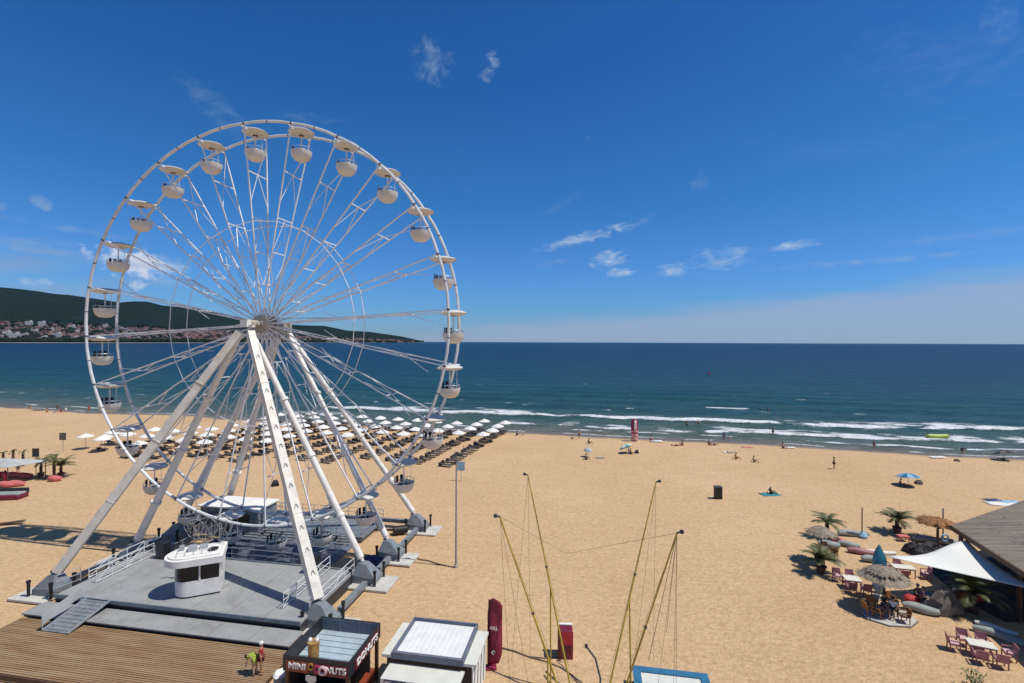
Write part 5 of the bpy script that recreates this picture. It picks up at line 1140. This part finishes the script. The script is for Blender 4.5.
# ------------------------------------------------------------------ people
def skin(name, pts, edges, rad, m, parent, sub=1):
    me = bpy.data.meshes.new(name); me.from_pydata(pts, edges, []); o = bpy.data.objects.new(name, me); COL.objects.link(o)
    md = o.modifiers.new('s', 'SKIN'); sv = me.skin_vertices[0].data
    for i, r in enumerate(rad): sv[i].radius = (r, r)
    sv[0].use_root = True; ms = o.modifiers.new('u', 'SUBSURF'); ms.levels = sub; ms.render_levels = sub
    dg = bpy.context.evaluated_depsgraph_get(); dg.update(); m2 = bpy.data.meshes.new_from_object(o.evaluated_get(dg)); bpy.data.objects.remove(o)
    m2.materials.clear(); m2.materials.append(M[m]); m2.polygons.foreach_set('use_smooth', [True] * len(m2.polygons)); m2.name = name
    o = bpy.data.objects.new(name, m2); COL.objects.link(o); o.parent = parent; return o
BASE = dict(pel=(0, 0, .94), spi=(0, 0, 1.13), che=(0, 0, 1.34), nec=(0, 0, 1.48), hdb=(0, -.01, 1.56), hed=(0, -.02, 1.66),
            shL=(.17, 0, 1.41), elL=(.22, .02, 1.14), wrL=(.24, -.05, .90), haL=(.24, -.07, .82), shR=(-.17, 0, 1.41), elR=(-.22, .02, 1.14), wrR=(-.24, -.05, .90), haR=(-.24, -.07, .82),
            hiL=(.09, 0, .89), knL=(.10, -.02, .49), anL=(.10, .02, .09), toL=(.11, -.13, .04), hiR=(-.09, 0, .89), knR=(-.10, -.02, .49), anR=(-.10, .02, .09), toR=(-.11, -.13, .04))
RAD = dict(pel=.14, spi=.12, che=.145, nec=.055, hdb=.08, hed=.10, shL=.065, elL=.042, wrL=.032, haL=.035, shR=.065, elR=.042, wrR=.032, haR=.035, hiL=.09, knL=.06, anL=.04, toL=.04, hiR=.09, knR=.06, anR=.04, toR=.04)
EDG = [('pel', 'spi'), ('spi', 'che'), ('che', 'nec'), ('nec', 'hdb'), ('hdb', 'hed'), ('che', 'shL'), ('shL', 'elL'), ('elL', 'wrL'), ('wrL', 'haL'), ('che', 'shR'), ('shR', 'elR'), ('elR', 'wrR'), ('wrR', 'haR'), ('pel', 'hiL'), ('hiL', 'knL'), ('knL', 'anL'), ('anL', 'toL'), ('pel', 'hiR'), ('hiR', 'knR'), ('knR', 'anR'), ('anR', 'toR')]
POSE = {'stand': {}, 'walk': dict(knL=(.1, -.2, .52), anL=(.1, -.22, .1), toL=(.1, -.36, .07), knR=(-.1, .08, .5), anR=(-.1, .32, .12), toR=(-.1, .22, .04), elL=(.22, .16, 1.16), wrL=(.23, .2, .94), haL=(.23, .2, .86), elR=(-.22, -.1, 1.16), wrR=(-.22, -.26, 1.0), haR=(-.22, -.3, .94)),
        'wade': dict(elL=(.34, 0, 1.2), wrL=(.46, -.1, 1.05), haL=(.5, -.12, 1.0), elR=(-.34, 0, 1.2), wrR=(-.46, -.1, 1.05), haR=(-.5, -.12, 1.0)),
        'sit': dict(pel=(0, 0, .16), spi=(0, .06, .36), che=(0, .08, .56), nec=(0, .05, .70), hdb=(0, .02, .78), hed=(0, 0, .88), shL=(.17, .08, .63), elL=(.24, .24, .38), wrL=(.22, .34, .14), haL=(.22, .36, .06), shR=(-.17, .08, .63), elR=(-.24, -.1, .42), wrR=(-.16, -.3, .44), haR=(-.14, -.37, .45), hiL=(.1, -.02, .14), knL=(.14, -.40, .42), anL=(.13, -.62, .08), toL=(.13, -.76, .05), hiR=(-.1, -.02, .14), knR=(-.14, -.42, .38), anR=(-.13, -.70, .08), toR=(-.13, -.84, .06)),
        'lie': dict(pel=(0, 0, .14), spi=(0, .2, .14), che=(0, .4, .16), nec=(0, .54, .17), hdb=(0, .62, .18), hed=(0, .72, .19), shL=(.17, .46, .14), elL=(.32, .26, .07), wrL=(.30, .02, .06), haL=(.29, -.06, .05), shR=(-.17, .46, .14), elR=(-.34, .6, .07), wrR=(-.18, .78, .07), haR=(-.1, .8, .07), hiL=(.09, -.04, .13), knL=(.12, -.44, .14), anL=(.12, -.86, .07), toL=(.14, -.95, .14), hiR=(-.09, -.04, .13), knR=(-.15, -.40, .30), anR=(-.12, -.72, .07), toR=(-.13, -.85, .05)),
        'bend': dict(pel=(0, .05, .92), spi=(0, -.1, 1.03), che=(0, -.30, 1.06), nec=(0, -.43, 1.02), hdb=(0, -.5, .98), hed=(0, -.58, .93), shL=(.17, -.34, 1.02), elL=(.2, -.38, .76), wrL=(.17, -.46, .52), haL=(.17, -.48, .44), shR=(-.17, -.34, 1.02), elR=(-.2, -.38, .76), wrR=(-.17, -.46, .52), haR=(-.17, -.48, .44)),
        'chair': dict(pel=(0, 0, .56), spi=(0, .04, .76), che=(0, .03, .96), nec=(0, 0, 1.10), hdb=(0, -.03, 1.18), hed=(0, -.05, 1.28), shL=(.17, .02, 1.03), elL=(.25, -.06, .78), wrL=(.2, -.3, .72), haL=(.18, -.37, .72), shR=(-.17, .02, 1.03), elR=(-.25, -.06, .78), wrR=(-.2, -.3, .72), haR=(-.18, -.37, .72), hiL=(.1, -.05, .54), knL=(.12, -.46, .55), anL=(.12, -.5, .14), toL=(.12, -.64, .08), hiR=(-.1, -.05, .54), knR=(-.12, -.46, .55), anR=(-.12, -.5, .14), toR=(-.12, -.64, .08))}
def person(label, loc, rz, pose='stand', sk='skin', bottom='cloth_black', top=None, hair='hair', scale=1.0, group=None, hat=None):
    J = dict(BASE); J.update(POSE[pose]); names = list(J)
    t = thing('person', label, 'person', loc, rz, group); t.scale = (scale,) * 3
    skin('body', [J[n] for n in names], [(names.index(a), names.index(b_)) for a, b_ in EDG], [RAD[n] for n in names], sk, t)
    def sub(nm, keys, grow, m, cut={}):
        pts = []; 
        for k in keys: pts.append(J[k] if k not in cut else tuple(J[cut[k][0]][i] * (1 - cut[k][1]) + J[cut[k][2]][i] * cut[k][1] for i in range(3)))
        ed = [(keys.index(a), keys.index(b_)) for a, b_ in EDG if a in keys and b_ in keys]
        skin(nm, pts, ed, [RAD[k] * grow + .006 for k in keys], m, t)
    sub('shorts', ['pel', 'hiL', 'knL', 'hiR', 'knR'], 1.12, bottom, {'knL': ('hiL', .45, 'knL'), 'knR': ('hiR', .45, 'knR')})
    if top: sub('shirt', ['che', 'spi', 'pel', 'shL', 'elL', 'shR', 'elR', 'nec'], 1.1, top, {'elL': ('shL', .6, 'elL'), 'elR': ('shR', .6, 'elR'), 'nec': ('che', .5, 'nec'), 'pel': ('spi', .7, 'pel')})
    hd = Vector(J['hed']); up = (hd - Vector(J['nec'])).normalized(); b = MB(); b.lathe([(.06, -.085), (.112, -.03), (.116, .03), (.08, .09), (.02, .115)], 12); o = b.build('hair' if not hat else 'cap', hat or hair, t, True, hd + up * .03 + Vector((0, .02, 0)))
    o.rotation_euler = up.to_track_quat('Z', 'Y').to_euler()
    b = MB(); fd = Vector((0, -1, 0)) if abs(up.z) > .6 else Vector((0, 0, 1 if pose == 'lie' else -1)); f = hd + fd * .1; b.tube([f - up * .01 + fd * -.02, f - up * .03 + fd * .015], [.012, .016], 5); b.build('nose', sk, t)
    return t
SEAP = lambda x, y: P(x, y, SEA)
person('person in a white cap and dark red shirt standing on the wooden deck', P(261, 674, .37), 1.9, 'stand', 'skin', 'maroon_panel', 'cloth_red', hat='cloth_white')
person('person in a lime yellow shirt bending over on the wooden deck', P(255, 675, .37), -1.9, 'bend', 'skin2', 'lime', 'lime')
bn = thing('litter_bin', 'grey round bin with white liner beside the doughnut kiosk', 'bin', P(281, 694)); b = MB(); b.lathe([(.28, 0), (.36, .6), (.36, 1.0), (.3, 1.02)], 14); b.build('body', 'grey_steel', bn, True); b = MB(); b.lathe([(.33, 1.02), (.40, 1.08), (.30, 1.18), (.2, 1.1)], 14, wob=.15); b.build('liner', 'fabric_white', bn, True)
person('person in dark shorts standing alone mid-beach on the right', P(834, 469), 1.3, 'stand', 'skin', 'cloth_black')
person('person in purple top standing at the water edge right', P(874, 449.5), .4, 'stand', 'skin', 'cloth_purple', 'cloth_purple')
person('person in dark clothes bending over at the water edge', P(962, 454.5), 1.4, 'bend', 'skin', 'cloth_black', 'cloth_black')
person('person standing by the water near the middle of the beach', P(724, 441), .2, 'stand', 'skin', 'cloth_navy', 'cloth_navy')
person('child in light swimwear playing right of the one standing', P(729, 440), 1.2, 'sit', 'skin2', 'cloth_white', scale=.8)
person('person standing at the water edge left of the tower', P(579, 439), .3, 'stand', 'skin', 'cloth_black')
person('child crouching at the water edge near the umbrella rows', P(572, 439), 1.0, 'sit', 'skin2', 'cloth_black', scale=.8)
person('person seated on the sand right of the umbrella rows', P(589, 443.5), 1.4, 'sit', 'skin', 'cloth_black', 'cloth_black')
person('person reclining lowest of the group near the umbrella rows', P(586, 459.5), 1.2, 'sit', 'skin', 'cloth_black', 'cloth_black')
person('person sitting on sand just right of the maroon tower', P(651, 440.5), .8, 'sit', 'skin', 'cloth_purple')
person('person sitting upright beside lying companions mid-beach', P(682, 445.5), -1.3, 'sit', 'skin', 'cloth_black')
person('person lying on a towel left of the seated one mid-beach', P(676, 446), 1.5, 'lie', 'skin', 'cloth_black')
person('person sitting in dark swimwear left of the bin', P(709, 444.5), 1.0, 'sit', 'skin', 'cloth_black', 'cloth_black')
person('person lying beside the dark one left of the bin', P(714, 445), 1.6, 'lie', 'skin', 'cloth_navy')
person('person crouching on the sand near scattered towels', P(736, 459), 1.3, 'sit', 'skin', 'cloth_orange')
person('person lying among the scattered towels', P(732, 453), 1.5, 'lie', 'skin2', 'cloth_white')
person('person sitting alone right of the scattered towels', P(754, 462), 1.1, 'sit', 'skin', 'cloth_grey')
person('person sitting low near the waterline in front of a white towel', P(783, 448), 1.3, 'sit', 'skin', 'cloth_navy')
person('person in dark clothes and hat seated on a green towel', P(771, 494), 1.4, 'sit', 'skin', 'cloth_black', 'cloth_black', hat='cloth_white')
for x, y, s, lab in ((760, 409.5, 'wade', 'person wading furthest out, left of a pair'), (768, 411, 'wade', 'person wading furthest out, right of a pair'), (687, 425, 'wade', 'person wading between the foam lines, left of two'), (698, 424, 'wade', 'person wading between the foam lines, right of two'), (773, 434.5, 'stand', 'person standing in the foam near the shore')):
    p = SEAP(x, y); p.z -= .75 if s == 'wade' else .3; person(lab, p, random.uniform(0, 6), s, 'skin', 'cloth_black', group=None)
person('person in red standing on the beach at far left near wheel rim', P(89, 412.5), .5, 'stand', 'skin', 'cloth_red', 'cloth_red')
person('person in black standing in the group at far left', P(57.5, 411.5), .5, 'stand', 'skin', 'cloth_black', 'cloth_black')
for i, (x, y, c) in enumerate(((47, 412, 'cloth_orange'), (54, 413, 'cloth_white'), (61, 412, 'cloth_red'), (66, 410.5, 'cloth_white'), (30, 408.5, 'cloth_orange'))):
    person(('person in orange sitting at the left of the far left group', 'person in white sitting below the black one in the far left group', 'person in red sitting in the far left group', 'person in white sitting at the right of the far left group', 'person sitting apart left of the far left group')[i], P(x, y), 1 + i, 'sit', 'skin', c, c)
for i, (x, y) in enumerate(((517, 435), (523, 434.5))): person(('person sitting by the waterline at the end of the umbrella rows', 'person in white sitting right of the one by the umbrella rows')[i], P(x, y), 1.2, 'sit', 'skin', ('cloth_navy', 'cloth_white')[i], ('cloth_navy', 'cloth_white')[i])
person('person with dark jacket seated under the tiered straw umbrella', P(884, 612, .12), .2, 'chair', 'skin', 'cloth_navy', 'cloth_black')
person('person in patterned white top seated under the tiered straw umbrella', P(893, 617, .12), -.8, 'chair', 'skin', 'cloth_black', 'cloth_white')
person('person in black seated on the pale grey bean bag', P(917, 603), .4, 'chair', 'skin', 'cloth_black', 'cloth_black')
person('person in dark clothes beside the seated one by the bean bag', P(923, 606), .9, 'chair', 'skin', 'cloth_black', 'cloth_purple')
person('person in black standing under the left cafe canopy', P(18, 474), .9, 'stand', 'skin', 'cloth_black', 'cloth_black')
person('person in dark clothes sitting in the sunbed rows', P(456, 464), .4, 'sit', 'skin', 'cloth_black', 'cloth_navy')

def towel(label, x, y, m, rz=0.0, s=(1.9, .9)):
    b = MB(); n = 6; vs = [((i / n - .5) * s[0], (j / 3 - .5) * s[1], .03 + .02 * math.sin(i * 2 + j)) for j in range(4) for i in range(n + 1)]; b.add(vs, [(j * (n + 1) + i, j * (n + 1) + i + 1, (j + 1) * (n + 1) + i + 1, (j + 1) * (n + 1) + i) for j in range(3) for i in range(n)])
    o = b.build('beach_towel', m, None, True, P(x, y), rz); md = o.modifiers.new('t', 'SOLIDIFY'); md.thickness = .02; return tag(o, label, 'towel')
towel('green-teal towel under the one seated with a hat', 770, 494.5, 'cloth_teal', .1, (2.3, 1.3)); towel('white towel right of the tower', 656, 441, 'cloth_white', 0, (2.2, 1.2))
towel('white towel near the waterline beside the low sitting person', 789, 447.5, 'cloth_white'); towel('pale towel left of the crouching one among scattered things', 728, 452, 'fabric_white'); towel('reddish towel right of the crouching one', 747, 447, 'salmon')
towel('white towel at right by the waterline', 937, 457, 'fabric_white', .1, (2.6, 1.0)); towel('blue striped beach towel at the right photo edge', 1010, 502, 'lightblue', -.1, (2.2, 1.2)); towel('white beach sheet under blue towel at right edge', 1004, 504, 'fabric_white', -.15, (3.6, 1.4)); towel('dark towel with clothes left of the white sheet', 992, 500, 'cloth_navy', .05, (1.8, .9))
towel('grey towel right of the reclining pair', 600, 458, 'cloth_grey', 0, (1.4, .7)); towel('dark towel at far left near the waterline', 14, 407, 'cloth_grey', 0, (4.5, 1.4)); towel('brown towel at left of the far left group', 38, 410, 'khaki', 0, (3.2, 1.0))
# lying clothes heap, bags
heap('beach_bag', 'dark beach bag right of the turquoise umbrella', 'bag', P(637, 453), .35, .5, 'cloth_black', 51); heap('beach_bag', 'orange-brown beach bag right of the blue umbrella', 'bag', P(919, 484), .4, .5, 'khaki', 52); heap('beach_bag', 'small dark bag on the empty sand at right', 'bag', P(957, 461), .35, .3, 'khaki', 53)
heap('beach_bag', 'dark backpack standing behind the tall front leg', 'bag', P(275, 486), .4, .75, 'cloth_black', 54)
# umbrellas of visitors
def tilt_umbrella(label, x, y, m, r, h, tilt, rz, m2='fabric_white'):
    t = thing('tilted_umbrella', label, 'umbrella', P(x, y), rz); b = MB(); n = 10; vs = []; T = Matrix.Rotation(tilt, 4, 'X')
    b2 = MB()
    prof = [(.03, .42), (r * .5, .32), (r * .85, .1), (r, -.06)]
    for seg in range(n):
        bb = b if seg % 2 == 0 or m2 is None else b2; vv = []
        for k in range(4):
            for s in (seg, seg + 1): q = T @ Vector((prof[k][0] * math.cos(s * 2 * PI / n), prof[k][0] * math.sin(s * 2 * PI / n), prof[k][1])); vv.append((q.x, q.y, q.z + h))
        bb.add(vv, [(2 * k + 2, 2 * k + 3, 2 * k + 1, 2 * k) for k in range(3)])
    b.build('canopy', m, t)
    if m2: b2.build('canopy_stripe', m2, t)
    b = MB(); b.tube([(0, 0, 0), (0, 0, h + .3)], .03, 6); b.build('pole', 'pole_grey', t); return t
tilt_umbrella('turquoise umbrella tilted low over bathers near the tower', 626, 453, 'turq', 1.2, 1.0, -.5, .7, 'fabric_white')
tilt_umbrella('pale blue umbrella standing low over people on open sand at right', 908, 486, 'lightblue', 1.35, 1.25, -.15, .2, 'blue_pad')
tilt_umbrella('small pale grey umbrella above the reclining person', 588, 457, 'kiosk_roof', .7, 1.1, .2, 0, 'canopy_grey')
tilt_umbrella('dark and cream umbrella low by the waterline at right edge', 1004, 459, 'charcoal_fab', 1.5, 1.0, -.3, .4, 'khaki')
person('person in white shirt sitting under the turquoise umbrella', P(629, 453.5), .5, 'sit', 'skin', 'cloth_white', 'cloth_white')
person('person in black lying under the turquoise umbrella', P(631, 454), 1.4, 'sit', 'skin', 'cloth_black', 'cloth_black', scale=.9)
person('person in dark swimwear lying under the pale blue umbrella', P(906, 486.5), 1.5, 'lie', 'skin', 'cloth_black', 'cloth_black')
person('person in blue sitting at the left under the pale blue umbrella', P(901, 486), .8, 'sit', 'skin', 'cloth_navy', 'cloth_grey')
person('person in black lying under the dark and cream umbrella', P(1003, 460), 1.5, 'lie', 'skin', 'cloth_black', 'cloth_black')
# bin
bb = thing('black_bin', 'black litter bin alone in the middle of the beach', 'bin', P(718, 498.5)); b = MB(); b.box((0, 0, .7), (.85, .6, 1.4), bev=.06); b.build('body', 'black', bb); b = MB(); b.box((0, 0, 1.44), (.9, .65, .08), bev=.03); b.build('lid', 'dark_metal', bb)
# inflatable tower at the water
tw = thing('advertising_tower', 'maroon and pink inflatable bottle-shaped tower at the water edge', 'inflatable', P(634.5, 440.5)); tw.scale = (.82, .82, .86); b = MB(); b.lathe([(.75, 0), (.80, .3), (.80, 2.4), (.80, 4.1), (.62, 4.5), (.3, 4.75)], 18, sy=.8); b.build('body', 'maroon', tw, True)
M['tower_pink'] = mat('tower_pink', (.80, .50, .50), .6, scale=2.5, col2=(.45, .14, .17)); M['tower_white'] = mat('tower_white', (.85, .8, .8), .6, scale=4, col2=(.7, .5, .5))
b = MB(); b.lathe([(.815, .1), (.82, 1.6)], 18, sy=.8); b.build('lower_band', 'tower_pink', tw, True); b = MB(); b.lathe([(.82, 1.9), (.82, 2.3)], 18, sy=.8); b.build('middle_band', 'tower_pink', tw, True)
b = MB(); b.lathe([(.26, 2.5), (.32, 3.0), (.24, 3.6), (.34, 4.1), (.1, 4.5)], 12, (0, -.62, 0)); b.build('emblem', 'tower_white', tw, True)
# raft in the surf
b = MB(); 
for y in (-.35, .35): b.tube([(-3.2, y * .6, .45), (-2.4, y, .25), (0, y, .2), (2.4, y, .25), (3.2, y * .6, .5)], [.2, .38, .4, .38, .2], 10)
rt = thing('rubber_raft', 'yellow-green rubber raft floating in the near surf', 'raft', SEAP(937, 438), -.1); rt.scale = (.62, .9, 1.2); M['raft'] = mat('raft', (.36, .46, .04), .4, var=.1); rb = b.build('hull', 'raft', rt, True)
b = MB(); b.lathe([(.3, 0), (.32, .3), (.1, .45)], 10, (-2.6, 0, .4)); b.build('prow', 'kiosk_black', rt)
b = MB(); b.lathe([(.3, -.2), (.6, 0), (.5, .7), (.1, 1.2)], 12); tag(b.build('sea_buoy', 'cloth_red', None, True, SEAP(709, 374)), 'small dark red buoy far out on the sea', 'buoy')
